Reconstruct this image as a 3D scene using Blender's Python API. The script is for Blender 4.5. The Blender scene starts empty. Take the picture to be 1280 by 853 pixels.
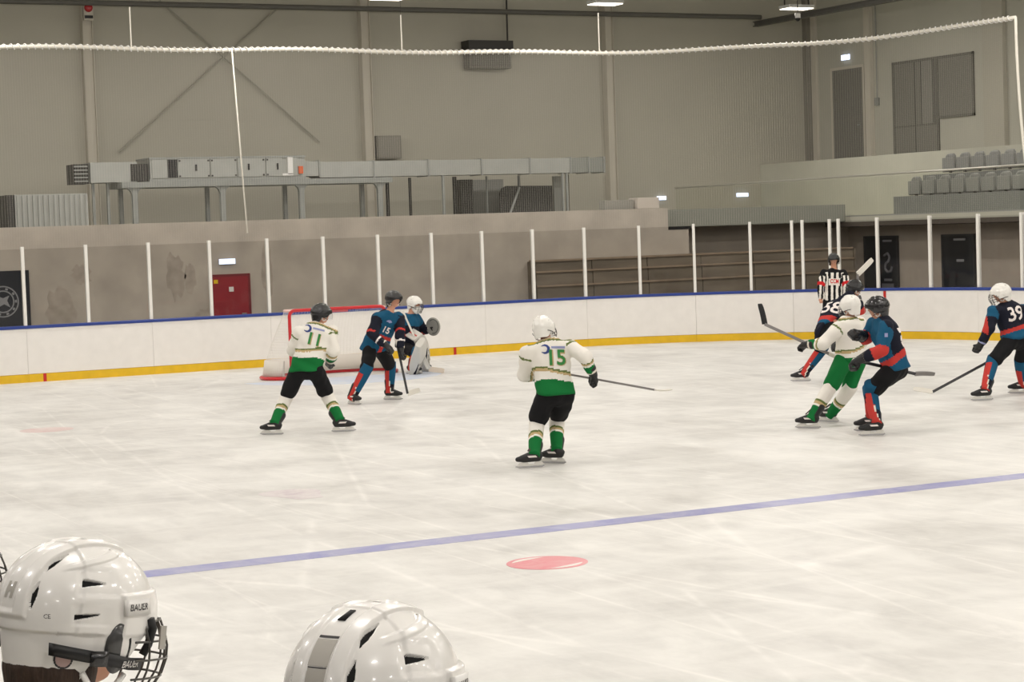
import bpy, bmesh, math, random
import numpy as np
from mathutils import Vector, Matrix
from mathutils.bvhtree import BVHTree

# ------------------------------------------------------------------ camera, world, exposure
SC = bpy.context.scene
COL = SC.collection
FPX, YAW, PITCH, ROLL = 2550.0, 0.4817, 0.0536, 0.0347
CAM = np.array([-14.02, -33.45, 2.4734])

def cam_axes():
    cy, sy, cp, sp = math.cos(YAW), math.sin(YAW), math.cos(PITCH), math.sin(PITCH)
    f = np.array([sy*cp, cy*cp, -sp]); r = np.array([cy, -sy, 0.0]); d = np.cross(f, r)
    c, s = math.cos(ROLL), math.sin(ROLL)
    return c*r + s*d, -s*r + c*d, f
CR, CD, CF = cam_axes()                      # right, down, forward of the lens

cam_data = bpy.data.cameras.new('camera')
cam_data.sensor_width = 36.0
cam_data.lens = FPX/1280*36.0
cam_data.clip_end = 300
cam = bpy.data.objects.new('camera', cam_data)
COL.objects.link(cam)
cam.matrix_world = Matrix(((CR[0], -CD[0], -CF[0], CAM[0]), (CR[1], -CD[1], -CF[1], CAM[1]),
                           (CR[2], -CD[2], -CF[2], CAM[2]), (0, 0, 0, 1)))
SC.camera = cam

world = bpy.data.worlds.new('hall_air'); SC.world = world
world.use_nodes = True
world.node_tree.nodes['Background'].inputs[0].default_value = (1.0, 0.95, 0.87, 1)
world.node_tree.nodes['Background'].inputs[1].default_value = 0.10
SC.view_settings.view_transform = 'Standard'
SC.view_settings.look = 'None'
SC.view_settings.exposure = 0.0
SC.view_settings.gamma = 1.0
SC.view_settings.use_curve_mapping = False
LAMP_WATTS = 108.0
LAMP_COLOR = (1.0, 0.95, 0.90)

# ------------------------------------------------------------------ helpers: colours, materials
def lin(c):
    return tuple(((v/255.0)/12.92 if v/255.0 <= 0.04045 else ((v/255.0+0.055)/1.055)**2.4) for v in c)
MATS = {}
def mat(name, rgb, rough=0.6, metal=0.0, spec=0.5, noise=0.0, nscale=8.0, bump=0.0, bscale=60.0, emit=0.0, coat=0.0, stretch=(1, 1, 1)):
    if name in MATS: return MATS[name]
    m = bpy.data.materials.new(name); m.use_nodes = True
    nt = m.node_tree; b = nt.nodes['Principled BSDF']
    c = lin(rgb)
    b.inputs['Base Color'].default_value = (*c, 1)
    b.inputs['Roughness'].default_value = rough
    b.inputs['Metallic'].default_value = metal
    b.inputs['Specular IOR Level'].default_value = spec
    b.inputs['Coat Weight'].default_value = coat
    b.inputs['Coat Roughness'].default_value = 0.08
    if emit:
        b.inputs['Emission Color'].default_value = (*c, 1); b.inputs['Emission Strength'].default_value = emit
    if noise or bump:
        tc = nt.nodes.new('ShaderNodeTexCoord'); mp = nt.nodes.new('ShaderNodeMapping')
        mp.inputs['Scale'].default_value = stretch
        nt.links.new(tc.outputs['Object'], mp.inputs['Vector'])
    if noise:
        n = nt.nodes.new('ShaderNodeTexNoise'); n.inputs['Scale'].default_value = nscale; n.inputs['Detail'].default_value = 6
        nt.links.new(mp.outputs[0], n.inputs['Vector'])
        mr = nt.nodes.new('ShaderNodeMapRange')
        mr.inputs['From Min'].default_value = 0.3; mr.inputs['From Max'].default_value = 0.7
        mr.inputs['To Min'].default_value = 1-noise; mr.inputs['To Max'].default_value = 1+noise
        nt.links.new(n.outputs['Fac'], mr.inputs['Value'])
        hv = nt.nodes.new('ShaderNodeVectorMath'); hv.operation = 'SCALE'; hv.inputs[0].default_value = c
        nt.links.new(mr.outputs[0], hv.inputs['Scale']); nt.links.new(hv.outputs[0], b.inputs['Base Color'])
    if bump:
        n2 = nt.nodes.new('ShaderNodeTexNoise'); n2.inputs['Scale'].default_value = bscale; n2.inputs['Detail'].default_value = 4
        nt.links.new(mp.outputs[0], n2.inputs['Vector'])
        bp = nt.nodes.new('ShaderNodeBump'); bp.inputs['Strength'].default_value = bump; bp.inputs['Distance'].default_value = 0.01
        nt.links.new(n2.outputs['Fac'], bp.inputs['Height']); nt.links.new(bp.outputs[0], b.inputs['Normal'])
    MATS[name] = m
    return m

def glass_mat(name, tint, gloss=0.06, rough=0.03):
    if name in MATS: return MATS[name]
    m = bpy.data.materials.new(name); m.use_nodes = True
    nt = m.node_tree; nt.nodes.remove(nt.nodes['Principled BSDF'])
    out = nt.nodes['Material Output']
    tr = nt.nodes.new('ShaderNodeBsdfTransparent'); tr.inputs[0].default_value = (*tint, 1)
    gl = nt.nodes.new('ShaderNodeBsdfGlossy'); gl.inputs['Roughness'].default_value = rough
    fc = nt.nodes.new('ShaderNodeLayerWeight'); fc.inputs['Blend'].default_value = 0.5
    lw = nt.nodes.new('ShaderNodeMath'); lw.operation = 'POWER'; lw.inputs[1].default_value = 6.0
    nt.links.new(fc.outputs['Facing'], lw.inputs[0])
    ad = nt.nodes.new('ShaderNodeMath'); ad.operation = 'ADD'; ad.inputs[1].default_value = gloss
    mx = nt.nodes.new('ShaderNodeMixShader')
    nt.links.new(lw.outputs[0], ad.inputs[0]); nt.links.new(ad.outputs[0], mx.inputs[0])
    nt.links.new(tr.outputs[0], mx.inputs[1]); nt.links.new(gl.outputs[0], mx.inputs[2])
    nt.links.new(mx.outputs[0], out.inputs[0])
    MATS[name] = m
    return m

# ------------------------------------------------------------------ helpers: meshes and objects
class MB:
    """collects boxes, tubes and grids; build() links them as one mesh object"""
    def __init__(s): s.v = []; s.f = []
    def raw(s, vs, fs):
        k = len(s.v); s.v += [tuple(map(float, q)) for q in vs]; s.f += [tuple(i+k for i in f) for f in fs]; return s
    def box(s, a, b):
        (x0, y0, z0), (x1, y1, z1) = a, b
        return s.raw([(x0, y0, z0), (x1, y0, z0), (x1, y1, z0), (x0, y1, z0), (x0, y0, z1), (x1, y0, z1), (x1, y1, z1), (x0, y1, z1)],
                     [(0, 3, 2, 1), (4, 5, 6, 7), (0, 1, 5, 4), (1, 2, 6, 5), (2, 3, 7, 6), (3, 0, 4, 7)])
    def obox(s, c, ax, ay, az):            # oriented box: centre and three half-axis vectors
        c, ax, ay, az = (np.array(q, float) for q in (c, ax, ay, az))
        vs = [c+i*ax+j*ay+k*az for k in (-1, 1) for j in (-1, 1) for i in (-1, 1)]
        return s.raw(vs, [(0, 2, 3, 1), (4, 5, 7, 6), (0, 1, 5, 4), (1, 3, 7, 5), (3, 2, 6, 7), (2, 0, 4, 6)])
    def tube(s, pts, r, n=10, cap=True):
        pts = [np.array(q, float) for q in pts]
        rs = r if hasattr(r, '__len__') else [r]*len(pts)
        rings = []; up = np.array([0, 0, 1.0])
        prev = None
        for i, q in enumerate(pts):
            t = pts[min(i+1, len(pts)-1)]-pts[max(i-1, 0)]; t = t/(np.linalg.norm(t)+1e-12)
            if prev is None:
                a = np.cross(t, up)
                if np.linalg.norm(a) < 1e-3: a = np.cross(t, np.array([1.0, 0, 0]))
            else: a = prev-t*np.dot(prev, t)
            a = a/np.linalg.norm(a); b = np.cross(t, a); prev = a
            rings.append([q+rs[i]*(math.cos(2*math.pi*k/n)*a+math.sin(2*math.pi*k/n)*b) for k in range(n)])
        vs = [v for rg in rings for v in rg]; fs = []
        for i in range(len(pts)-1):
            for k in range(n):
                fs.append((i*n+k, i*n+(k+1) % n, (i+1)*n+(k+1) % n, (i+1)*n+k))
        if cap: fs += [tuple(range(n-1, -1, -1)), tuple(range((len(pts)-1)*n, len(pts)*n))]
        return s.raw(vs, fs)
    def ball(s, c, r, n=12, m=8):
        c = np.array(c, float); r = np.array(r if hasattr(r, '__len__') else (r, r, r), float)
        vs = [c+(0, 0, r[2])]
        for i in range(1, m):
            ph = math.pi*i/m
            vs += [c+r*(math.sin(ph)*math.cos(2*math.pi*k/n), math.sin(ph)*math.sin(2*math.pi*k/n), math.cos(ph)) for k in range(n)]
        vs.append(c-(0, 0, r[2])); fs = []
        for k in range(n): fs.append((0, 1+k, 1+(k+1) % n))
        for i in range(m-2):
            for k in range(n):
                a = 1+i*n+k; b = 1+i*n+(k+1) % n; fs.append((a, a+n, b+n, b))
        L = len(vs)-1
        for k in range(n): fs.append((L, 1+(m-2)*n+(k+1) % n, 1+(m-2)*n+k))
        return s.raw(vs, fs)
    def prism(s, poly, axis, a, b):        # poly in the two other axes, extruded from a to b
        n = len(poly)
        def put(q, w):
            q = list(q); q.insert(axis, w); return tuple(q)
        vs = [put(q, a) for q in poly]+[put(q, b) for q in poly]
        fs = [tuple(range(n)), tuple(range(2*n-1, n-1, -1))]+[(i, i+n, (i+1) % n+n, (i+1) % n) for i in range(n)]
        return s.raw(vs, fs)
    def build(s, name, m, parent=None, smooth=False, bevel=0.0):
        me = bpy.data.meshes.new(name); me.from_pydata(s.v, [], s.f); me.validate()
        bm = bmesh.new(); bm.from_mesh(me); bmesh.ops.recalc_face_normals(bm, faces=bm.faces)
        if bevel: bmesh.ops.bevel(bm, geom=bm.edges[:], offset=bevel, segments=2, affect='EDGES', profile=0.7)
        bm.to_mesh(me); bm.free()
        if smooth:
            me.polygons.foreach_set('use_smooth', [True]*len(me.polygons))
        return link(name, me, m, parent)
def link(name, me, m, parent=None):
    o = bpy.data.objects.new(name, me); COL.objects.link(o)
    if m is not None:
        for q in (m if isinstance(m, (list, tuple)) else [m]): me.materials.append(q)
    if parent is not None:
        o.parent = parent
        o.matrix_parent_inverse = Matrix.LocRotScale(parent.location, parent.rotation_euler, None).inverted()
    return o
def tag(o, label, cat, group=None, kind=None):
    if label: o['label'] = label
    if cat: o['category'] = cat
    if group: o['group'] = group
    if kind: o['kind'] = kind
    return o
def thing(name, label, cat, loc=(0, 0, 0), group=None):
    o = bpy.data.objects.new(name, None); COL.objects.link(o); o.location = loc; o.empty_display_size = 0.1
    return tag(o, label, cat, group)
def struct(o, label=None, cat=None):
    o['kind'] = 'structure'
    if label: o['label'] = label
    if cat: o['category'] = cat
    return o
def dup(root, delta, label=None, group=None):
    r = root.copy(); COL.objects.link(r); r.location = root.location + Vector(delta)
    if label: r['label'] = label
    if group: r['group'] = group
    for ch in list(root.children):
        c = ch.copy(); COL.objects.link(c); c.parent = r; c.matrix_parent_inverse = ch.matrix_parent_inverse.copy()
        for g in list(ch.children):
            d = g.copy(); COL.objects.link(d); d.parent = c; d.matrix_parent_inverse = g.matrix_parent_inverse.copy()
    return r

# ------------------------------------------------------------------ materials of the hall
def ice_material():
    m = bpy.data.materials.new('ice'); m.use_nodes = True; nt = m.node_tree; b = nt.nodes['Principled BSDF']
    tc = nt.nodes.new('ShaderNodeTexCoord')
    def noise(scale, sc, rot, detail=7, rough=0.62, dist=0.6):
        mp = nt.nodes.new('ShaderNodeMapping'); mp.inputs['Scale'].default_value = sc; mp.inputs['Rotation'].default_value = (0, 0, rot)
        n = nt.nodes.new('ShaderNodeTexNoise'); n.inputs['Scale'].default_value = scale; n.inputs['Detail'].default_value = detail
        n.inputs['Roughness'].default_value = rough; n.inputs['Distortion'].default_value = dist
        nt.links.new(tc.outputs['Object'], mp.inputs['Vector']); nt.links.new(mp.outputs[0], n.inputs['Vector']); return n
    def ramp(n, a, b_):
        r = nt.nodes.new('ShaderNodeMapRange'); r.inputs['From Min'].default_value = a; r.inputs['From Max'].default_value = b_
        nt.links.new(n.outputs['Fac'], r.inputs['Value']); return r
    big = ramp(noise(0.55, (1, 0.8, 1), 0.5), 0.34, 0.66)
    mid = ramp(noise(2.0, (1, 0.6, 1), -0.9), 0.34, 0.66)
    mid2 = ramp(noise(1.9, (0.4, 1, 1), 0.35), 0.44, 0.70)
    fine = ramp(noise(7.0, (1, 0.22, 1), 0.9, 8, 0.7), 0.45, 0.75)
    def mix(fac, a, c):
        x = nt.nodes.new('ShaderNodeMix'); x.data_type = 'RGBA'
        if isinstance(fac, float): x.inputs[0].default_value = fac
        else: nt.links.new(fac.outputs[0], x.inputs[0])
        for i, q in ((6, a), (7, c)):
            if isinstance(q, tuple): x.inputs[i].default_value = (*q, 1)
            else: nt.links.new(q.outputs[2], x.inputs[i])
        return x
    bare = lin((190, 187, 182)); snow = lin((238, 237, 233)); blueish = lin((196, 195, 192))
    c1 = mix(big, bare, snow)
    c2 = mix(mid, blueish, snow)
    c3 = mix(0.5, c1, c2)
    mm = nt.nodes.new('ShaderNodeMath'); mm.operation = 'MULTIPLY'; mm.inputs[1].default_value = 0.55
    nt.links.new(mid2.outputs[0], mm.inputs[0])
    c4 = mix(mm, c3, snow)
    m3 = nt.nodes.new('ShaderNodeMath'); m3.operation = 'MULTIPLY'; m3.inputs[1].default_value = 0.35
    nt.links.new(fine.outputs[0], m3.inputs[0])
    c5 = mix(m3, c4, snow)
    # thin skate scratches: warped wave-like cells stretched along several directions
    sc = None
    for k, (rot, s) in enumerate(((0.4, 0.55), (1.25, 0.45), (-0.55, 0.5))):
        mp = nt.nodes.new('ShaderNodeMapping'); mp.inputs['Rotation'].default_value = (0, 0, rot); mp.inputs['Scale'].default_value = (1, 0.16, 1); mp.inputs['Location'].default_value = (k*3.1, 1.7*k, 0)
        v = nt.nodes.new('ShaderNodeTexVoronoi'); v.feature = 'DISTANCE_TO_EDGE'; v.inputs['Scale'].default_value = s
        nt.links.new(tc.outputs['Object'], mp.inputs['Vector']); nt.links.new(mp.outputs[0], v.inputs['Vector'])
        r = nt.nodes.new('ShaderNodeMapRange'); r.inputs['From Min'].default_value = 0.009; r.inputs['From Max'].default_value = 0.0; r.inputs['To Max'].default_value = 0.55
        nt.links.new(v.outputs['Distance'], r.inputs['Value'])
        if sc is None: sc = r
        else:
            mx = nt.nodes.new('ShaderNodeMath'); mx.operation = 'MAXIMUM'
            nt.links.new(sc.outputs[0], mx.inputs[0]); nt.links.new(r.outputs[0], mx.inputs[1]); sc = mx
    ms = nt.nodes.new('ShaderNodeMath'); ms.operation = 'MULTIPLY'
    nt.links.new(sc.outputs[0], ms.inputs[0]); nt.links.new(mid.outputs[0], ms.inputs[1])
    c6 = mix(ms, c5, lin((250, 248, 244)))
    nt.links.new(c6.outputs[2], b.inputs['Base Color'])
    rr = nt.nodes.new('ShaderNodeMapRange'); rr.inputs['To Min'].default_value = 0.36; rr.inputs['To Max'].default_value = 0.50
    nt.links.new(c3.outputs[2], rr.inputs['Value']); rr.inputs['From Min'].default_value = 0.55; rr.inputs['From Max'].default_value = 0.9
    nt.links.new(rr.outputs[0], b.inputs['Roughness'])
    b.inputs['Specular IOR Level'].default_value = 0.35
    return m
def paint_material(name, rgb, wear=0.5, scale=2.5):
    """paint seen through scuffed ice: the colour breaks up into the white of the ice"""
    m = bpy.data.materials.new(name); m.use_nodes = True; nt = m.node_tree; b = nt.nodes['Principled BSDF']
    tc = nt.nodes.new('ShaderNodeTexCoord'); n = nt.nodes.new('ShaderNodeTexNoise'); n.inputs['Scale'].default_value = scale; n.inputs['Detail'].default_value = 8
    n.inputs['Roughness'].default_value = 0.7; n.inputs['Distortion'].default_value = 1.2
    r = nt.nodes.new('ShaderNodeMapRange'); r.inputs['From Min'].default_value = 0.35; r.inputs['From Max'].default_value = 0.72
    r.inputs['To Max'].default_value = wear
    x = nt.nodes.new('ShaderNodeMix'); x.data_type = 'RGBA'
    x.inputs[6].default_value = (*lin(rgb), 1); x.inputs[7].default_value = (*lin((236, 233, 228)), 1)
    nt.links.new(tc.outputs['Object'], n.inputs['Vector']); nt.links.new(n.outputs['Fac'], r.inputs['Value'])
    nt.links.new(r.outputs[0], x.inputs[0]); nt.links.new(x.outputs[2], b.inputs['Base Color'])
    b.inputs['Roughness'].default_value = 0.35; b.inputs['Specular IOR Level'].default_value = 0.35
    return m

M_ICE = ice_material()
M_WALL = mat('wall_panel', (178, 174, 160), 0.8, noise=0.03, nscale=0.7)
M_WALL_R = mat('wall_render', (180, 178, 165), 0.85, noise=0.03, nscale=1.0)
M_COLUMN = mat('column_paint', (198, 192, 178), 0.7)
M_CONC = mat('concrete', (188, 179, 167), 0.9, noise=0.13, nscale=1.5, bump=0.15, bscale=25)
M_GREIGE = mat('concourse_wall', (188, 177, 164), 0.9, noise=0.07, nscale=1.5)
M_DARKFLOOR = mat('rubber_floor', (92, 88, 84), 0.9, noise=0.1, nscale=3)
M_CEIL = mat('ceiling_panel', (214, 212, 205), 0.8)
M_BOARD = mat('board_white', (241, 238, 234), 0.35, noise=0.025, nscale=5, spec=0.4)
M_KICK = mat('kick_yellow', (232, 188, 28), 0.4, noise=0.06, nscale=6)
M_CAPB = mat('cap_blue', (38, 62, 140), 0.4, noise=0.05, nscale=4)
M_POST = mat('post_white', (240, 238, 232), 0.4)
M_GLASS = glass_mat('rink_glass', (0.915, 0.915, 0.91), 0.012)
M_RED = mat('goal_red', (205, 32, 40), 0.35, coat=0.2)
M_MARKRED = mat('mark_red', (196, 40, 34), 0.45)
M_STEEL = mat('galvanised', (150, 152, 148), 0.5, 0.3, noise=0.05, nscale=5)
M_STEELDK = mat('dark_steel', (60, 58, 55), 0.6, 0.2)
M_DUCT = mat('duct_sheet', (168, 169, 164), 0.45, 0.35, noise=0.05, nscale=3)
M_BLACK = mat('black_plastic', (24, 24, 26), 0.55)
M_ROPE = mat('rope_white', (232, 228, 216), 0.8)
M_NET = mat('net_thread', (205, 200, 188), 0.8)
M_LAMPW = mat('lamp_housing', (200, 200, 196), 0.5)
M_WHITE = mat('white_paint', (232, 230, 226), 0.5)
M_BROWN = mat('timber_brown', (122, 112, 98), 0.75, noise=0.25, nscale=2.2, stretch=(0.3, 1, 1.5))
M_BROWNE = mat('timber_edge', (150, 132, 112), 0.7, noise=0.15, nscale=3)
M_SEAT = mat('seat_grey', (140, 141, 137), 0.5)
M_SEATB = mat('stand_grey', (124, 126, 124), 0.8, noise=0.06, nscale=2)
M_PALE = mat('stand_pale', (192, 191, 176), 0.85, noise=0.04, nscale=1.2)
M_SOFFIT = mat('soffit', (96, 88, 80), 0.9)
M_DOORGREY = mat('door_grey', (112, 110, 103), 0.6)
M_DOORDK = mat('door_dark', (38, 40, 44), 0.5)
M_DOORRED = mat('door_red', (150, 34, 44), 0.5, noise=0.05, nscale=2)
M_PANE = mat('dim_pane', (122, 120, 112), 0.45, spec=0.4)
M_ROOF = mat('roof_steel', (100, 98, 92), 0.6, 0.1)
M_CURT = mat('curtain', (132, 130, 122), 0.8)
def emit_mat(name, rgb, s):
    if name in MATS: return MATS[name]
    m = bpy.data.materials.new(name); m.use_nodes = True; nt = m.node_tree
    nt.nodes.remove(nt.nodes['Principled BSDF'])
    e = nt.nodes.new('ShaderNodeEmission'); e.inputs[0].default_value = (*lin(rgb), 1); e.inputs[1].default_value = s
    nt.links.new(e.outputs[0], nt.nodes['Material Output'].inputs[0]); MATS[name] = m
    return m
M_LAMP = emit_mat('lamp_glow', (255, 244, 225), 3.5)
M_EMERG = emit_mat('emergency_glow', (215, 228, 255), 2.4)

# ------------------------------------------------------------------ the setting
W, RC, YE, HB = 13.0, 7.0, 4.0, 1.04
def rink_point(s, off=0.0):
    """point and outward normal on the rink outline; s runs to the right from the middle of the end boards"""
    sg = 1 if s >= 0 else -1; a = abs(s); st = W-RC; arc = RC*math.pi/2
    if a <= st: x, y, nx, ny = a, YE, 0, 1
    elif a <= st+arc:
        t = (a-st)/RC; nx, ny = math.sin(t), math.cos(t); x, y = st+RC*nx, YE-RC+RC*ny
    else: x, y, nx, ny = W, YE-RC-(a-st-arc), 1, 0
    return np.array([sg*(x+off*nx), y+off*ny]), np.array([sg*nx, ny])

# ice: one sheet with rounded corners
ring = []
S_CORNER = (W-RC)+RC*math.pi/2
for s in np.linspace(-S_CORNER, S_CORNER, 91):
    ring.append(rink_point(s, 0.02)[0])
ring2 = [np.array([q[0], -52.0-q[1]]) for q in ring]
outline = [tuple(q) for q in ring]+[tuple(q) for q in ring2[::-1]]
floor = MB().prism(outline, 2, -0.05, 0.0).build('floor', M_ICE)
struct(floor, 'scuffed white ice sheet of the rink', 'ice')
def on_floor(name, poly, m, z):
    return MB().prism(poly, 2, 0.0005, z).build(name, m, floor)
BL = -18.675
M_BLUE = paint_material('paint_blue', (140, 142, 196), 0.42, 2.2)
M_PINK = paint_material('paint_red', (224, 122, 132), 0.28, 4)
M_PALEPINK = paint_material('paint_faded_red', (226, 196, 194), 0.9, 3)
M_CREASE = paint_material('paint_crease', (196, 212, 236), 0.7, 2)
on_floor('blue_line', [(-13, BL-.15), (13, BL-.15), (13, BL+.15), (-13, BL+.15)], M_BLUE, 0.002)
dot = lambda x, y, r, a0=0, a1=2*math.pi, n=48: [(x+r*math.cos(t), y+r*math.sin(t)) for t in np.linspace(a0, a1, n, endpoint=(a1-a0) < 6.2)]
def ring_poly(x, y, r0, r1, a0, a1, n=40):
    return dot(x, y, r1, a0, a1, n)+dot(x, y, r0, a0, a1, n)[::-1]
DX, DY = -6.85, BL-1.5
# face-off dot: red disc with two bare segments inside its rim
def chord(sign):
    pts = []
    th = 0.50
    r0, r1 = 0.26, 0.305
    return pts
M_DOTW = paint_material('paint_dot_white', (238, 226, 220), 0.6, 4)
on_floor('faceoff_dot', dot(DX, DY, 0.305), M_PINK, 0.002)
ang = 0.30
for sg, nm in ((1, 'dot_segment'), (-1, 'dot_segment')):
    q = []
    for t in np.linspace(-0.70, 0.70, 24):
        q.append((0.265*math.sin(t), sg*0.265*math.cos(t)))
    q = q+[(x_*0.985, sg*(0.265*math.cos(0.70)+0.004)) for x_ in (0.265*math.sin(0.7)*0.6, -0.265*math.sin(0.7)*0.6)]
    q = [(DX+x_*math.cos(ang)-y_*math.sin(ang), DY+x_*math.sin(ang)+y_*math.cos(ang)) for x_, y_ in q]
    on_floor(nm, q, M_DOTW, 0.003)
on_floor('goal_crease', dot(0, 0, 1.8, math.pi, 2*math.pi, 40), M_CREASE, 0.002)
on_floor('faint_mark', [(-6.8+0.26*math.cos(t)*(1+0.3*math.sin(3*t)), -15.0+0.48*math.sin(t)*(1+0.15*math.cos(2*t))) for t in np.linspace(0, 2*math.pi, 30, endpoint=False)], paint_material('paint_faint_mark', (205, 192, 198), 1.0, 3.5), 0.0015)  # faint purplish-grey patch blending into the ice white
on_floor('worn_dot', dot(-6.85, -6.0, 0.36), M_PALEPINK, 0.0015)

# ground around the rink
g = MB().box((-30, -70, -0.30), (24, 18, -0.051)).build('floor_concourse', M_DARKFLOOR); struct(g, 'dark rubber floor around the rink', 'floor')

# hall shell
struct(MB().box((-30, 16.6, -0.1), (23.2, 17.0, 10.2)).build('wall_end', M_WALL), 'tall grey panelled end wall of the hall', 'wall')
struct(MB().box((22.5, -70, -0.1), (22.9, 16.6, 10.2)).build('wall_right', M_WALL_R), 'pale side wall above the seating', 'wall')
struct(MB().box((-30.4, -70, -0.1), (-30.0, 17, 10.2)).build('wall_left', M_WALL))
struct(MB().box((-30, -70.4, -0.1), (23, -70, 10.2)).build('wall_back', M_WALL))
struct(MB().box((-30, -70, 10.0), (23, 17, 10.3)).build('ceiling', M_CEIL))
# end wall seams are real shallow joints: thin dark battens between the sandwich panels
we = bpy.data.objects['wall_end']
for k, z in enumerate((5.6,)):
    MB().box((-25, 16.592, z-.006), (22.5, 16.6, z+.006)).build('panel_joint', M_WALL, we)
for x in (0.48, 7.98, 15.45):
    c = thing('wall_column', 'slim light steel column on the grey end wall, %s' % {0.48: 'carrying a red beacon', 7.98: 'beside the small grey cabinet', 15.45: 'at the end of the long duct'}.get(x, 'far along the wall'), 'column', (x, 16.5, 0))
    MB().box((x-.13, 16.36, 2.8), (x-.115, 16.6, 9.9)).box((x+.115, 16.36, 2.8), (x+.13, 16.6, 9.9)).build('flange', M_COLUMN, c)
    MB().box((x-.115, 16.44, 2.8), (x+.115, 16.56, 9.9)).build('web', M_COLUMN, c)
c = thing('wall_column', 'corner column where the end wall meets the side wall', 'column', (22.3, 16.4, 0))
MB().box((22.25, 16.4, 2.6), (22.4, 16.6, 9.9)).build('flange', mat('corner_grey', (132, 128, 118), .7), c)
MB().box((22.4, 16.2, 2.6), (22.5, 16.6, 9.9)).build('web', M_COLUMN, c)
for (y0, y1, nm, m_) in ((7.95, 8.75, 'broad flat pilaster on the pale side wall beside the net edge', M_WALL), (13.55, 13.8, 'narrow pilaster on the side wall between the grey door and the window', M_COLUMN)):
    tag(MB().box((22.36, y0, 4.2), (22.495, y1, 9.9)).build('pilaster', m_), nm, 'column')
# diagonal wall braces
for (a, b, nm) in (((1.17, 4.8), (5.6, 8.5), 'thin diagonal steel brace rising behind the air handling unit'), ((6.6, 5.0), (2.4, 8.6), 'thin diagonal steel brace crossing towards the red beacon')):
    tag(MB().tube([(a[0], 16.5, a[1]), (b[0], 16.5, b[1])], 0.022, 8).build('wall_brace', M_WALL if 0 else mat('brace_grey', (158, 155, 142), 0.7)), nm, 'brace')

# roof beams and pipes near the top of the view
tag(MB().tube([(-9, 16.2, 8.47), (20.5, 16.2, 8.47)], 0.07, 10).build('roof_pipe', M_ROOF), 'long dark pipe running under the roof along the end wall', 'pipe')
b = thing('roof_beam', 'dark steel beam slanting across the upper corner of the hall', 'beam', (20.5, 10, 8.3))
MB().box((20.42, 2.0, 8.22), (20.58, 16.5, 8.25)).box((20.42, 2.0, 8.35), (20.58, 16.5, 8.38)).build('flange', M_ROOF, b)
MB().box((20.48, 2.0, 8.25), (20.52, 16.5, 8.35)).build('web', M_ROOF, b)
sc_ = thing('security_camera', 'small dark security camera hanging under the roof beside a lamp', 'camera', (17.33, 9.98, 7.68))
MB().tube([(17.33, 9.98, 9.99), (17.33, 9.98, 7.8)], 0.012, 6).build('rod', M_STEELDK, sc_)
MB().tube([(17.33, 9.98, 7.84), (17.33, 9.98, 7.72)], 0.07, 12).build('housing', M_WHITE, sc_)
MB().ball((17.33, 9.98, 7.70), 0.065).build('dome', M_BLACK, sc_, True)

# ceiling lamps: a grid through the hall
def make_lamp(x, y):
    t = thing('ceiling_lamp', 'rectangular high bay lamp hanging under the roof', 'lamp', (x, y, 8.0), 'high bay lamps under the roof')
    MB().box((x-.40, y-.24, 8.02), (x+.40, y+.24, 8.10)).build('housing', M_LAMPW, t, bevel=0.01)
    MB().box((x-.38, y-.22, 8.0), (x+.38, y+.22, 8.019)).build('diffuser', M_LAMP, t)
    MB().tube([(x-.38, y, 9.99), (x-.38, y, 8.1)], 0.02, 6).tube([(x+.38, y, 9.99), (x+.38, y, 8.1)], 0.02, 6).build('hanger', M_STEELDK, t)
    return t
lamp0 = make_lamp(5.95, 10.42)
LAMPS = []
ld = bpy.data.lights.new('lamp_light', 'AREA'); ld.shape = 'RECTANGLE'; ld.size = 0.75; ld.size_y = 0.42
ld.energy = LAMP_WATTS; ld.color = LAMP_COLOR
lg = bpy.data.lights.new('lamp_glow', 'POINT'); lg.energy = LAMP_WATTS*0.5; lg.color = LAMP_COLOR; lg.shadow_soft_size = 0.10
LX = (-23.2, -17.4, -11.55, -5.72, 0.1, 5.95, 11.84, 17.62); LY = (10.42, 2.6, -5.2, -13.0, -20.8, -28.6, -36.4, -44.2)  # two leftmost columns are unseen, added to brighten the bench helmets
lamp_label = {5.95: 'bright rectangular lamp above the end wall, cut by the top edge of the picture', 11.84: 'bright rectangular lamp hanging above the grey speaker box', 17.62: 'bright rectangular lamp hanging over the small security camera'}
for x in LX:
    for y in LY:
        if x == 5.95 and y == LY[0]: lp = lamp0
        else: lp = dup(lamp0, (x-5.95, y-LY[0], 0))
        if y == LY[0] and x in lamp_label: lp['label'] = lamp_label[x]
        else: lp['label'] = 'rectangular high bay lamp hanging from the roof out of view'
        LAMPS.append((lp, x, y))
for lp, x, y in LAMPS:
        lo = bpy.data.objects.new('lamp_light', ld); COL.objects.link(lo); lo.location = (x, y, 7.98); lo.parent = lp
        lo.matrix_parent_inverse = Matrix.Translation(lp.location).inverted()
        if x > -12:                       # added point light: glow sideways and upwards to lift the upper wall
            lo = bpy.data.objects.new('lamp_glow', lg); COL.objects.link(lo); lo.location = (x, y, 7.86); lo.parent = lp
            lo.matrix_parent_inverse = Matrix.Translation(lp.location).inverted()

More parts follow.
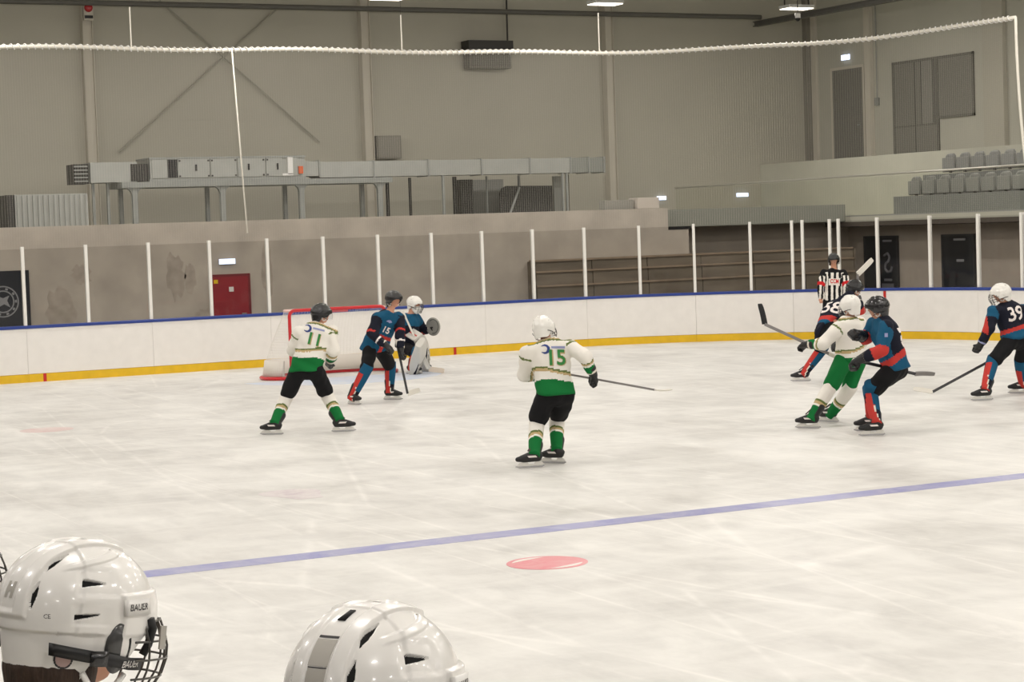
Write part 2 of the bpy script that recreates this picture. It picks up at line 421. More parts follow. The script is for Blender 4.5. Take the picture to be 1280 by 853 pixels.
# concrete wall behind the end boards, and the plant deck on it
wc = MB().box((-16, 7.2, -.05), (11.46, 7.6, 2.90)).box((11.46, 7.2, -.05), (12.02, 7.6, 2.38)).build('wall_concrete', M_CONC)
struct(wc, 'stained pinkish concrete wall behind the end boards', 'wall')
MB().box((11.50, 7.22, 2.385), (12.1, 7.58, 2.46)).build('dark_coping', M_BLACK, wc)
struct(MB().box((-16, 7.6, 2.44), (16.89, 16.6, 2.86)).build('floor_deck', mat('deck_grey', (136, 138, 128), .9)), 'plant deck behind the concrete wall', 'floor')
struct(MB().box((12.05, 8.5, -.05), (17.65, 8.8, 2.44)).build('wall_concourse', M_GREIGE), 'warm brown wall at the end of the concourse under the seating', 'wall')
struct(MB().box((17.65, -30, -.05), (17.95, 8.8, 2.31)).build('wall_understand', M_GREIGE), 'brown wall with two dark doors under the seating', 'wall')
# concrete stains: thin darker scabs of damp
stains = [(-3.0, 1.15, .28, .5), (-2.55, 1.9, .2, .22), (-0.58, 1.8, .2, .45), (-0.25, 1.75, .12, .3), (1.45, 1.8, .12, .55), (0.0, 0.9, .2, .2)]
M_STAIN = mat('damp_concrete', (176, 166, 154), 0.85, noise=0.15, nscale=5)
for k, (x, z, w_, h_) in enumerate(stains):
    rnd = random.Random(k)
    pts = [(x+w_*math.cos(t)*(0.75+0.5*rnd.random()), z+h_*math.sin(t)*(0.75+0.5*rnd.random())) for t in np.linspace(0, 2*math.pi, 22, endpoint=False)]
    MB().prism(pts, 1, 7.196, 7.2).build('damp_stain', M_STAIN, wc)

# red door with its lit sign
d1 = MB().box((0.22, 7.17, 0), (1.0, 7.2, 1.74)).build('door_1', M_DOORRED); struct(d1, 'dark red door in the concrete wall', 'door')
MB().box((0.57, 7.16, 1.42), (0.67, 7.17, 1.52)).build('notice', M_WHITE, d1)
MB().box((0.24, 7.16, 1.60), (0.33, 7.17, 1.68)).build('sticker', M_KICK, d1)
MB().box((0.17, 7.165, 0), (0.22, 7.2, 1.79)).box((1.0, 7.165, 0), (1.05, 7.2, 1.79)).box((0.22, 7.165, 1.74), (1.0, 7.2, 1.79)).build('door_frame', mat('frame_red', (120, 40, 46), 0.6), d1)
MB().tube([(0.93, 7.15, 0.95), (0.83, 7.15, 0.95)], 0.012, 8).build('handle', M_STEEL, d1)
def emergency(name, label, a, b, d):
    t = thing(name, label, 'lamp', tuple((np.array(a)+np.array(b))/2))
    MB().box(a, b).build('glow_panel', M_EMERG, t)
    dd = np.array(d, float)
    MB().box(tuple(np.array(a)+dd), tuple(np.array(b)+dd)).build('housing', M_WHITE, t)
    return t
emergency('exit_light', 'small lit white exit light above the red door', (0.37, 7.13, 2.0), (0.72, 7.15, 2.11), (0, 0.021, 0))
emergency('exit_light', 'small lit white light on the side wall above the tall grey door', (22.44, 14.6, 7.12), (22.468, 14.98, 7.27), (0.03, 0, 0))
emergency('exit_light', 'small bluish light by the end of the concrete wall', (16.98, 16.54, 3.23), (17.28, 16.568, 3.34), (0, 0.03, 0))
emergency('exit_light', 'small bluish light low on the end wall near the seating', (19.72, 16.54, 3.26), (20.12, 16.568, 3.37), (0, 0.03, 0))

# dark banner with a round crest at the concrete wall
bn = thing('banner', 'dark banner with a round grey crest on the concrete wall', 'banner', (-4.3, 7.17, 0))
MB().box((-5.2, 7.15, 0.05), (-3.63, 7.17, 2.04)).build('cloth', mat('banner_dark', (46, 48, 54), 0.8, noise=0.1, nscale=2), bn)
M_CREST = mat('crest_grey', (150, 150, 152), 0.7)
cx_, cz_ = -4.17, 1.43
mb = MB()
for r0, r1 in ((0.29, 0.315), (0.20, 0.225)):
    n = 40
    for k in range(n):
        a0, a1 = 2*math.pi*k/n, 2*math.pi*(k+1)/n
        mb.prism([(cx_+r0*math.cos(a0), cz_+r0*math.sin(a0)), (cx_+r1*math.cos(a0), cz_+r1*math.sin(a0)), (cx_+r1*math.cos(a1), cz_+r1*math.sin(a1)), (cx_+r0*math.cos(a1), cz_+r0*math.sin(a1))], 1, 7.144, 7.15)
for k in range(10):
    a0 = 2*math.pi*k/10
    mb.prism([(cx_+.237*math.cos(a0-.1), cz_+.237*math.sin(a0-.1)), (cx_+.278*math.cos(a0-.1), cz_+.278*math.sin(a0-.1)), (cx_+.278*math.cos(a0+.1), cz_+.278*math.sin(a0+.1)), (cx_+.237*math.cos(a0+.1), cz_+.237*math.sin(a0+.1))], 1, 7.144, 7.15)
mb.prism([(cx_-.12, cz_-.12), (cx_+.02, cz_-.05), (cx_+.14, cz_-.12), (cx_+.08, cz_+.02), (cx_+.13, cz_+.12), (cx_, cz_+.07), (cx_-.13, cz_+.13), (cx_-.06, cz_)], 1, 7.144, 7.15)
mb.build('crest', M_CREST, bn)

# brown timber bleacher below the concrete, on to the concourse corner
bl = thing('timber_bleacher', 'dark brown timber bleacher standing behind the corner glass', 'bleacher', (12, 6.9, 0))
for k, (z0, z1, y0) in enumerate(((0.0, 1.20, 6.84), (1.24, 1.52, 6.87), (1.56, 1.77, 6.90))):
    for j in range(6):
        x0 = 7.72+j*1.475
        MB().box((x0+.01, y0, z0), (x0+1.465, y0+.05, z1)).build('plank', M_BROWN, bl)
    MB().box((7.72, y0-.03, z1), (16.55, y0+.1 if k < 2 else 7.18, z1+.04)).build('seat_board', M_BROWNE, bl)
MB().box((7.68, 6.86, 0), (7.715, 7.18, 1.78)).box((16.57, 6.86, 0), (16.61, 7.6, 1.78)).build('end_frame', M_BROWN, bl)

# doors under the stand
def dark_door(name, y0, y1, label):
    d = MB().box((17.60, y0, 0), (17.65, y1, 2.0)).build(name, M_DOORDK); struct(d, label, 'door')
    MB().box((17.59, y0-.05, 0), (17.65, y0, 2.05)).box((17.59, y1, 0), (17.65, y1+.05, 2.05)).box((17.59, y0, 2.0), (17.65, y1, 2.05)).build('door_frame', mat('door_frame_dark', (60, 60, 62), 0.5), d)
    return d
d2 = dark_door('door_2', 6.53, 7.77, 'dark door with a pale swirl emblem under the seating')
d3 = dark_door('door_3', 3.70, 4.78, 'plain dark door with a small pale plate under the seating')
M_EMB = mat('emblem_grey', (128, 128, 134), 0.7)
swirl = [(7.00, 1.56), (6.86, 1.62), (6.78, 1.52), (6.84, 1.42), (6.95, 1.36), (6.97, 1.24), (6.88, 1.15), (6.74, 1.18), (6.70, 1.28)]
mb = MB()
for a, b_ in zip(swirl[:-1], swirl[1:]):
    mb.tube([(17.595, *a), (17.595, *b_)], 0.032, 6)
mb.build('emblem', M_EMB, d2)
MB().box((17.59, 6.72, 0.93), (17.60, 7.02, 0.99)).box((17.59, 6.66, 0.76), (17.60, 7.12, 0.87)).build('emblem_bar', M_EMB, d2)
MB().box((17.59, 6.70, 1.9), (17.60, 7.05, 1.95)).build('door_closer', M_EMB, d2)
MB().box((17.59, 4.02, 1.40), (17.60, 4.28, 1.46)).build('door_plate', M_CREST, d3)
MB().box((17.57, 3.95, 1.9), (17.60, 4.35, 1.95)).build('door_closer', M_CREST, d3)

# ------------------------------------------------------------------ seating stand on the far side
st = MB().box((16.9, -30, 2.31), (20.6, 16.6, 2.55)).build('stand_deck', M_PALE); struct(st, 'pale concrete deck of the seating stand', 'stand')
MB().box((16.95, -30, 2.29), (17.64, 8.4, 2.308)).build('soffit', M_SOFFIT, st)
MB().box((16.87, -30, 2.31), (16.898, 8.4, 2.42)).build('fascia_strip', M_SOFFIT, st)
ww = MB().box((20.6, -30, 2.31), (22.5, 16.6, 4.19)).build('stand_walkway', M_PALE); struct(ww, 'pale raised walkway along the side wall behind the seats', 'stand')
MB().box((18.75, -30, 2.551), (19.7, 8.05, 3.02)).build('riser_front', M_SEATB, st)
MB().box((19.7, -30, 2.551), (20.599, 8.03, 3.55)).build('riser_rear', M_SEATB, st)
# tip-up seats, two rows
def make_seat(x, y, z):
    t = thing('stadium_seat', 'grey plastic tip-up seat', 'seat', (x, y, z), 'grey seats in the stand')
    n = 9; vs = []; fs = []
    prof = [(0.0, 0.30), (0.16, 0.26), (0.30, 0.24), (0.42, 0.21), (0.47, 0.15)]
    for side in (0, 1):
        for (h, hw) in prof:
            for k in range(n):
                u = k/(n-1)*2-1
                vs.append((x+0.10*h-0.05*(u*u)+side*0.03, y+u*hw*0.88, z+h-(0.02*u*u if h > .4 else 0)))
    P = len(prof)
    for side in (0, 1):
        for i in range(P-1):
            for k in range(n-1):
                a = side*P*n+i*n+k; f = (a, a+1, a+n+1, a+n); fs.append(f if side == 0 else f[::-1])
    for k in range(n-1):
        fs += [(k, k+P*n, k+1+P*n, k+1), ((P-1)*n+k, (P-1)*n+k+1, (P-1)*n+k+1+P*n, (P-1)*n+k+P*n)]
    for i in range(P-1):
        for k in (0, n-1):
            fs.append((i*n+k, i*n+k+n, i*n+k+n+P*n, i*n+k+P*n))
    MB().raw(vs, fs).build('backrest', M_SEAT, t, True)
    MB().box((x-.10, y-.22, z+.02), (x-.04, y+.22, z+.36)).build('seat_pan', M_SEAT, t, bevel=0.02)
    MB().box((x-.04, y-.03, z-.02), (x+.02, y+.03, z+.10)).build('bracket', M_STEELDK, t)
    return t
seat0 = make_seat(19.1, 7.55, 3.04)
seat0['label'] = 'grey tip-up seat at the end of the front row, nearest the glass railing joint'
seat0['group'] = 'grey seats in the front row'
ORD = ('first', 'second', 'third', 'fourth', 'fifth', 'sixth', 'seventh', 'eighth', 'ninth', 'tenth')
for k in range(1, 9):
    dup(seat0, (0, -0.555*k, 0), 'grey tip-up seat in the front row, %s from the end by the pale wall' % ORD[k], 'grey seats in the front row')
for k in range(0, 7):
    dup(seat0, (0.95, -0.2-0.555*k, 0.56), 'grey tip-up seat in the upper row, %s from the end by the pale wall' % ORD[k], 'grey seats in the second row')
# glass railing of the stand
rl = thing('glass_railing', 'glass railing with a thin metal handrail along the seating stand', 'railing', (17.0, 6, 2.55))
M_RGLASS = glass_mat('railing_glass', (0.955, 0.96, 0.94), 0.01)
yy = 15.6
while yy > -6:
    MB().box((16.99, yy-1.30, 2.56), (17.002, yy-.012, 3.50)).build('glass_pane', M_RGLASS, rl)
    yy -= 1.312
MB().tube([(17.0, 15.6, 3.54), (17.0, -6.2, 3.56)], 0.025, 8).build('handrail', mat('rail_metal', (200, 198, 188), 0.3, 0.6), rl)
MB().box((16.97, -6.2, 2.55), (17.03, 15.6, 2.58)).build('base_rail', M_STEEL, rl)

# side wall door and window
d4 = MB().box((22.45, 14.0, 4.2), (22.5, 15.44, 6.85)).build('door_4', M_DOORGREY); struct(d4, 'tall grey door in the pale side wall', 'door')
MB().box((22.43, 13.92, 4.2), (22.5, 14.0, 6.93)).box((22.43, 15.44, 4.2), (22.5, 15.52, 6.93)).box((22.43, 14.0, 6.85), (22.5, 15.44, 6.93)).build('door_frame', M_COLUMN, d4)
MB().tube([(22.42, 14.12, 5.2), (22.42, 14.26, 5.2)], 0.018, 8).build('handle', M_STEEL, d4)
w1 = MB().prism([(12.65, 4.2), (10.7, 4.2), (10.7, 5.17), (9.25, 5.17), (9.25, 6.83), (12.65, 6.83)], 0, 22.49, 22.499).build('window_1', mat('window_dark', (104, 102, 95), 0.6)); struct(w1, 'large dim window and glazed door in the pale side wall', 'window')
for (y0, y1, z0, z1, m_) in ((11.72, 12.6, 5.05, 6.78, M_PANE), (11.45, 11.68, 5.05, 6.78, M_PANE), (10.95, 11.41, 5.05, 6.78, M_CURT), (11.72, 12.6, 4.25, 5.0, M_PANE), (10.75, 11.68, 4.25, 5.0, M_PANE), (9.3, 10.7, 5.22, 6.78, M_PANE)):
    MB().box((22.47, y0, z0), (22.482, y1, z1)).build('pane', m_, w1)
M_FR = mat('window_frame', (106, 104, 96), 0.6)
MB().box((22.45, 12.6, 4.2), (22.5, 12.67, 6.85)).box((22.45, 9.23, 5.15), (22.5, 9.3, 6.85)).box((22.45, 9.23, 6.78), (22.5, 12.67, 6.85)).box((22.45, 10.70, 4.2), (22.5, 10.78, 6.78)).box((22.45, 9.23, 5.15), (22.5, 10.7, 5.22)).box((22.46, 10.78, 5.0), (22.49, 12.6, 5.05)).build('window_frame', M_FR, w1)
cd = thing('wall_switch', 'small grey switch box with a conduit on the side wall', 'switch', (22.45, 13.4, 5.8))
MB().tube([(22.47, 13.38, 9.9), (22.47, 13.38, 5.9)], 0.015, 6).build('conduit', M_STEEL, cd)
MB().box((22.42, 13.3, 5.7), (22.5, 13.46, 5.92)).build('box', M_STEEL, cd, bevel=0.01)

# ------------------------------------------------------------------ plant on the deck
t = thing('steel_container', 'grey ribbed steel container standing on the concrete wall deck', 'container', (-1.5, 13.3, 2.86))
mb = MB(); mb.box((-2.36, 13.06, 2.87), (-0.68, 14.2, 3.70)); mb.build('body', M_DUCT, t)
for k in range(14):
    x = -2.32+k*0.122
    MB().box((x, 13.03, 2.9), (x+.06, 13.06, 3.68)).build('rib', M_DUCT, t)
MB().box((-2.52, 13.1, 2.87), (-2.38, 14.1, 3.70)).build('end_post', M_STEELDK, t)
t = thing('plant_platform', 'grey steel platform with rounded bays under the air handling unit', 'platform', (3.5, 13.0, 2.86))
MB().box((0.10, 12.85, 3.80), (7.0, 14.1, 3.93)).build('deck', M_STEEL, t)
for x in (0.42, 2.58, 4.60, 6.68):
    MB().box((x-.06, 12.9, 2.86), (x+.06, 13.02, 3.80)).build('leg', M_STEEL, t)
    MB().box((x-.10, 12.88, 2.86), (x+.10, 13.04, 2.88)).build('foot_plate', M_STEEL, t)
    for sg in (-1, 1):
        MB().prism([(x+sg*.06, 3.80), (x+sg*.06, 3.62), (x+sg*.09, 3.71), (x+sg*.15, 3.77), (x+sg*.24, 3.80)], 1, 12.91, 13.01).build('gusset', M_STEEL, t)
    MB().box((x-.05, 14.0, 2.86), (x+.05, 14.1, 3.80)).build('leg', M_STEEL, t)
t = thing('air_handling_unit', 'long pale grey air handling unit with panels and an orange switch', 'ventilation unit', (2.8, 13.0, 3.93))
MB().box((0.84, 13.0, 3.97), (4.74, 14.0, 4.48)).build('body', M_DUCT, t, bevel=0.01)
MB().box((0.82, 12.98, 3.93), (4.76, 14.02, 3.99)).build('base_frame', M_STEEL, t)
MB().box((0.82, 12.975, 4.455), (4.76, 14.02, 4.50)).build('top_frame', M_STEEL, t)
for (x0, x1) in ((0.88, 1.25), (1.52, 2.30), (2.33, 2.98), (3.01, 3.70), (3.73, 4.15), (4.42, 4.55)):
    MB().box((x0, 12.975, 4.01), (x1, 13.0, 4.45)).build('panel', M_DUCT, t, bevel=0.006)
MB().box((1.27, 12.98, 4.02), (1.50, 13.0, 4.44)).build('intake_grille', M_BLACK, t)
MB().box((4.28, 12.95, 4.05), (4.41, 13.0, 4.46)).box((4.14, 12.95, 4.02), (4.41, 13.0, 4.07)).build('white_box', M_WHITE, t)
MB().box((4.56, 12.94, 4.06), (4.67, 13.0, 4.24)).build('orange_switch', mat('orange_paint', (214, 98, 52), 0.5), t)
for x in (1.96, 3.28, 4.02):
    MB().box((x-.02, 12.955, 4.17), (x+.02, 12.976, 4.32)).build('handle', M_BLACK, t)
for x in (1.56, 2.27, 2.36, 2.95, 3.66, 3.76):
    for z in (4.05, 4.41):
        MB().box((x-.02, 12.962, z-.018), (x+.02, 12.976, z+.018)).build('hinge', M_STEELDK, t)
t = thing('air_duct', 'grey sheet duct with a louvred end beside the air handling unit', 'duct', (-0.1, 13.2, 3.9))
MB().box((-0.56, 13.1, 3.94), (0.55, 13.9, 4.41)).build('duct_body', M_DUCT, t)
MB().box((0.40, 13.07, 3.96), (0.80, 13.9, 4.36)).build('flexible_sleeve', M_STEELDK, t)
MB().box((-0.93, 13.2, 3.92), (-0.58, 13.8, 4.38)).build('louvre_box', M_STEELDK, t)
for k in range(5):
    MB().box((-0.92, 13.17, 3.97+k*.085), (-0.60, 13.2, 4.0+k*.085)).build('louvre', M_STEEL, t)
for x in (-0.45, -0.1): MB().box((x-.03, 13.3, 2.86), (x+.03, 13.36, 3.94)).build('leg', M_STEEL, t)
t = thing('air_duct', 'long grey sheet duct running from the unit to the far column', 'duct', (9, 13.2, 3.9))
xs = [4.74, 5.15, 6.6, 8.1, 9.6, 11.0, 12.2, 12.75, 13.22]
for a, b_ in zip(xs[:-1], xs[1:]):
    lo, hi = (4.0, 4.36) if a < 5 else (3.955, 4.34)
    MB().box((a+.008, 13.08, lo), (b_-.008, 13.7, hi)).build('duct_section', M_DUCT if a < 12.1 else mat('duct_end', (140, 142, 136), 0.5, 0.3), t)
    MB().box((b_-.02, 13.05, lo-.02), (b_+.02, 13.73, hi+.02)).build('flange', M_STEEL, t)
for x in (8.52, 11.98, 12.1): MB().box((x-.03, 13.1, 2.86), (x+.03, 13.16, 3.955)).build('leg', M_STEEL, t)
# standing pipes, panels and frames behind the long duct
M_PIPE = mat('pipe_brown', (120, 110, 98), 0.6)
for (x, r_, m_, lb) in ((7.32, .05, M_STEELDK, 'dark standing pipe behind the platform end'), (7.95, .04, M_STEELDK, 'thin dark pipe under the long duct, between platform and duct leg'), (9.22, .06, M_STEELDK, 'stout dark pipe beside the tall grey panel'), (10.15, .03, M_STEEL, 'thin grey pipe beside the leaning board'), (11.1, .04, M_STEEL, 'light grey pipe behind the leaning prop'), (12.55, .05, M_PIPE, 'rusty brown pipe near the end of the long duct')):
    tag(MB().tube([(x, 13.9, 2.86), (x, 13.9, 3.93)], r_, 8).build('standing_pipe', m_), lb, 'pipe')
tag(MB().box((9.45, 14.0, 2.86), (9.8, 14.3, 3.86)).build('cabinet', M_STEELDK, None, bevel=.01), 'narrow dark cabinet standing under the long duct', 'cabinet')
tag(MB().box((9.95, 14.4, 2.86), (10.9, 14.5, 3.86)).build('grey_panel', mat('panel_grey', (130, 130, 124), .7), None, bevel=.005), 'wide grey panel standing behind the pipes under the duct', 'panel')
t = thing('stored_board', 'dark board with rounded corners stored under the long duct', 'board', (11.3, 13.6, 2.86))
MB().prism([(10.35, 2.87), (11.9, 2.87), (11.9, 3.64), (10.55, 3.66), (10.42, 3.60), (10.35, 3.48)], 1, 13.55, 13.6).build('sheet', M_STEELDK, t)
tag(MB().tube([(10.55, 13.45, 2.88), (10.90, 13.5, 3.62)], 0.03, 8).build('leaning_prop', M_STEEL), 'light steel prop leaning against the dark board', 'prop')
tag(MB().box((12.2, 14.0, 2.86), (12.5, 14.1, 3.9)).build('insulation_slab', M_DUCT, None, bevel=.005), 'narrow pale panel standing beside the rusty pipe', 'panel')
t = thing('wall_cabinet', 'small grey cabinet on the end wall beside a column', 'cabinet', (8.5, 16.4, 4.5))
MB().box((8.16, 16.3, 4.53), (8.86, 16.6, 5.14)).build('body', mat('cab_grey', (132, 128, 118), 0.7), t, bevel=.01)
MB().box((8.2, 16.285, 4.57), (8.82, 16.3, 5.10)).build('door', mat('cab_door', (140, 136, 126), 0.7), t)
t = thing('hall_speaker', 'grey box loudspeaker hanging high on the end wall', 'loudspeaker', (11.55, 16.3, 7.0))
MB().box((10.92, 16.15, 6.93), (12.2, 16.55, 7.60)).build('cabinet', mat('speaker_grey', (116, 113, 104), 0.7), t, bevel=.02)
MB().box((10.88, 16.1, 7.44), (12.24, 16.56, 7.68)).build('hood', M_STEELDK, t)
MB().box((10.97, 16.135, 6.97), (12.15, 16.15, 7.40)).build('grille', mat('speaker_cloth', (106, 104, 96), 0.9), t)
MB().tube([(12.24, 16.4, 9.9), (12.22, 16.4, 7.2)], 0.025, 6).build('cable', M_STEELDK, t)
t = thing('alarm_beacon', 'small red alarm beacon on the light steel column', 'beacon', (0.5, 16.3, 8.3))
MB().box((0.38, 16.3, 8.05), (0.62, 16.36, 8.55)).build('back_plate', M_COLUMN, t)
MB().ball((0.5, 16.29, 8.36), (.11, .07, .11)).build('dome', mat('beacon_red', (170, 40, 42), .3), t, True)
MB().box((0.40, 16.27, 8.10), (0.60, 16.30, 8.17)).build('grille', M_BLACK, t)
tag(MB().box((10.86, 7.55, 2.905), (11.45, 7.95, 3.16)).build('pale_block', mat('block_pale', (200, 192, 182), .8), None, bevel=.01), 'pale block standing on the end of the concrete wall', 'block')
tag(MB().box((10.05, 7.7, 2.905), (10.84, 7.95, 3.12)).build('wire_crate', mat('crate_grey', (150, 148, 140), .7), None, bevel=.01), 'low grey crate beside the pale block on the concrete wall', 'crate')

# ------------------------------------------------------------------ boards, glass, posts
bd = thing('rink_boards', 'white rink boards with a yellow kick strip, blue cap and tall glass', 'boards', (0, 4, 0))
POSTS = [-11.62-1.18*k for k in range(6, 0, -1)]+[-11.62, -10.44, -9.26, -8.08, -6.9, -5.72, -4.53, -3.34, -2.13, -0.92, 0.26, 1.44, 2.62, 3.81, 4.96, 6.14, 7.31, 8.5, 9.66, 10.84, 11.72, 11.94, 12.52, 12.71, 13.55, 14.74, 15.91, 17.07, 18.25, 19.43, 20.61, 21.79]+[21.79+1.18*k for k in range(1, 11)]
def sweep(name, s0, s1, prof, m, step=0.30):
    """a section (offset outwards, height) swept along the rink outline"""
    n = max(1, int(math.ceil((s1-s0)/step))) if (abs(s0) > W-RC or abs(s1) > W-RC) else 1
    vs = []; fs = []; P = len(prof)
    for i in range(n+1):
        q = s0+(s1-s0)*i/n
        for (o_, z) in prof:
            p_, _ = rink_point(q, o_); vs.append((p_[0], p_[1], z))
    for i in range(n):
        for k in range(P):
            fs.append((i*P+k, i*P+(k+1) % P, (i+1)*P+(k+1) % P, (i+1)*P+k))
    fs += [tuple(range(P)), tuple(range(n*P+P-1, n*P-1, -1))]
    return MB().raw(vs, fs).build(name, m, bd)
rect = lambda o0, o1, z0, z1: [(o0, z0), (o1, z0), (o1, z1), (o0, z1)]
for i in range(0, len(POSTS)-1):
    s0, s1 = POSTS[i], POSTS[i+1]
    sweep('glass_pane', s0+.03, s1-.03, rect(.045, .057, HB+.012, HB+1.42), M_GLASS)
    if i % 2 == 0:
        e = POSTS[min(i+2, len(POSTS)-1)]
        g_ = 0.002
        sweep('board_panel', s0+g_, e-g_, rect(.0, .12, .155, HB-.05), M_BOARD)
        sweep('kick_plate', s0+g_, e-g_, rect(-.012, .12, .0, .15), M_KICK)
        sweep('cap_rail', s0+.001, e-.001, [(-.015, HB-.048), (.13, HB-.048), (.13, HB-.005), (.12, HB+.008), (-.005, HB+.008), (-.015, HB-.005)], M_CAPB)
for s in POSTS:
    sweep('post', s-.028, s+.028, rect(.02, .09, HB+.010, HB+1.465), M_POST)
for x in (-4.23, 4.23):
    sweep('kick_mark', x-.03, x+.03, rect(-.016, -.0125, .001, .15), M_MARKRED)
for s in (-13.71, 13.71):
    sweep('goal_line_mark', s-.03, s+.03, rect(-.006, -.0005, .156, HB-.052), M_MARKRED)

# ------------------------------------------------------------------ safety net
sn = thing('safety_net', 'fine white safety net hanging from a laced rope above the end glass', 'net', (0, 4.1, 2.5))
NOFF, NZ0, NZ1 = 0.10, HB+1.43, 6.17
S0, S1 = -9.0, 16.97
def nz1(s): return NZ1+0.02*math.sin(s*1.3)+(0.09*(s-12)/5 if s > 12 else 0)
mb = MB(); th = 0.0011
n = int((S1-S0)/0.05)
for i in range(n+1):
    s = S0+(S1-S0)*i/n
    a, _ = rink_point(s-th, NOFF); b_, _ = rink_point(s+th, NOFF)
    mb.raw([(*a, NZ0), (*b_, NZ0), (*b_, nz1(s)), (*a, nz1(s))], [(0, 1, 2, 3)])
ss = np.linspace(S0, S1, 110)
for z in np.arange(NZ0, NZ1, 0.025):
    vs = []; fs = []
    for i, s in enumerate(ss):
        p_, _ = rink_point(s, NOFF); vs += [(*p_, z-.0004), (*p_, z+.0004)]
        if i: fs.append((2*i-2, 2*i-1, 2*i+1, 2*i))
    mb.raw(vs, fs)
net = mb.build('netting', M_NET, sn); net['kind'] = 'stuff'
ss = np.linspace(S0, S1, 140)
MB().tube([(*rink_point(s, NOFF)[0], nz1(s)) for s in ss], 0.035, 8).build('top_rope', M_ROPE, sn, True)
hel = []
for i in range(int((S1-S0)/0.13)*10):
    s = S0+i*0.013; p_, nn = rink_point(s, NOFF); a = i*2*math.pi/10
    hel.append((p_[0]+nn[0]*.05*math.cos(a), p_[1]+nn[1]*.05*math.cos(a), nz1(s)+.05*math.sin(a)))
MB().tube(hel, 0.011, 5).build('lacing', M_WHITE, sn, True)
MB().tube([(*rink_point(S1+.35*(1-(z-NZ0)/(6.26-NZ0))**2, NOFF)[0], z) for z in np.linspace(NZ0, 6.26, 12)], 0.028, 8).build('edge_rope', M_ROPE, sn, True)
MB().tube([(-0.30, 4.02, 6.15), (-0.22, 4.02, 4.4), (-0.14, 4.02, 2.62)], 0.016, 6).build('loose_cord', M_ROPE, sn, True)
for (x, z) in ((-2.27, 6.95), (3.34, 6.9), (7.8, 7.0)):
    MB().tube([(x, rink_point(x, NOFF)[0][1], 9.9), (x, rink_point(x, NOFF)[0][1], 6.2)], 0.003, 5).build('hanger_wire', M_STEELDK, sn)
    MB().tube([(x, rink_point(x, NOFF)[0][1], z), (x, rink_point(x, NOFF)[0][1], 6.2)], 0.014, 5).build('hanger_cord', M_ROPE, sn)

# ------------------------------------------------------------------ goal
gl = thing('hockey_goal', 'red framed hockey goal with a white net', 'goal', (0, 0, 0))
PR = 0.03; GH = 1.22; GW = 0.915
MB().tube([(-GW, 0, 0), (-GW, 0, GH-.10)]+[(-GW+.10-.10*math.cos(t), 0, GH-.10+.10*math.sin(t)) for t in np.linspace(0, math.pi/2, 6)[1:]] +
          [(GW-.10+.10*math.sin(t), 0, GH-.10+.10*math.cos(t)) for t in np.linspace(0, math.pi/2, 6)]+[(GW, 0, 0)], PR, 12).build('front_frame', M_RED, gl, True)
# base: bows out beyond the posts and round the back
def base_curve(z, k=1.0):
    pts = [(-GW, 0), (-1.16, .16), (-1.27, .42), (-1.20, .74), (-.92, .98), (-.5, 1.08), (0, 1.10)]
    pts = [(x*k if abs(x) > GW else x, y) for x, y in pts]
    full = pts+[(-x, y) for x, y in pts[-2::-1]]
    out = []
    for i in range(len(full)-1):                  # Catmull-Rom
        p0, p1, p2, p3 = (np.array(full[max(0, min(len(full)-1, i+j))]) for j in (-1, 0, 1, 2))
        for u in np.linspace(0, 1, 6, endpoint=False):
            out.append(0.5*((2*p1)+(-p0+p2)*u+(2*p0-5*p1+4*p2-p3)*u*u+(-p0+3*p1-3*p2+p3)*u**3))
    out.append(np.array(full[-1]))
    return [(q[0], q[1], z) for q in out]
BC = base_curve(0.035)
MB().tube(BC, 0.032, 10).build('base_frame', M_RED, gl, True)
TC = [(-GW, 0.0), (-GW+.02, .3), (-.80, .50), (-.6, .56), (0, .58)]; TC = TC+[(-x, y) for x, y in TC[-2::-1]]
tt = np.linspace(0, len(TC)-1, len(BC))
TOP = [(float(np.interp(u, range(len(TC)), [q[0] for q in TC])), float(np.interp(u, range(len(TC)), [q[1] for q in TC])), GH-.01) for u in tt]
MB().tube(TOP, 0.02, 8).build('top_frame', mat('goal_pink', (232, 196, 190), .6), gl, True)
MB().tube([(0, 1.10, .04), (0, 0.98, .6), (0, .58, GH-.01)], 0.018, 8).build('back_stay', mat('goal_white', (236, 232, 226), .6), gl, True)
# white padding inside the base
mb = MB(); vs = []; fs = []
for (x, y, z) in BC:
    c = np.array([0, .45]); d = np.array([x, y])-c; d = d/np.linalg.norm(d)
    vs += [(x-d[0]*.03, y-d[1]*.03, .06), (x-d[0]*.08, y-d[1]*.08, .06), (x-d[0]*.10, y-d[1]*.10, .34), (x-d[0]*.07, y-d[1]*.07, .34)]
for i in range(4, len(BC)-5):
    for k in range(4): fs.append((i*4+k, i*4+(k+1) % 4, i*4+4+(k+1) % 4, i*4+4+k))
mb.raw(vs, fs).build('base_padding', mat('goal_padding', (226, 220, 210), .8), gl, True)
# netting: threads between base curve and top curve, over the top, both ways
mb = MB(); B_ = np.array(BC); T_ = np.array(TOP)
def on_net(u, v):
    i = u*(len(B_)-1); a = int(min(i, len(B_)-2)); w_ = i-a
    b0 = B_[a]*(1-w_)+B_[a+1]*w_; t0 = T_[a]*(1-w_)+T_[a+1]*w_
    q = b0*(1-v)+t0*v; q[1] += 0.10*math.sin(math.pi*v)*math.sin(math.pi*u); return q
for u in np.linspace(0, 1, 84):
    mb.tube([on_net(u, v) for v in np.linspace(0, 1, 7)], 0.0015, 3, False)
for v in np.linspace(0.05, .98, 24):
    mb.tube([on_net(u, v) for u in np.linspace(0, 1, 40)], 0.0015, 3, False)
for x in np.linspace(-.88, .88, 34):
    yb = float(np.interp(x, [q[0] for q in TOP], [q[1] for q in TOP])); mb.tube([(x, 0, GH), (x, yb, GH-.01)], 0.0015, 3, False)
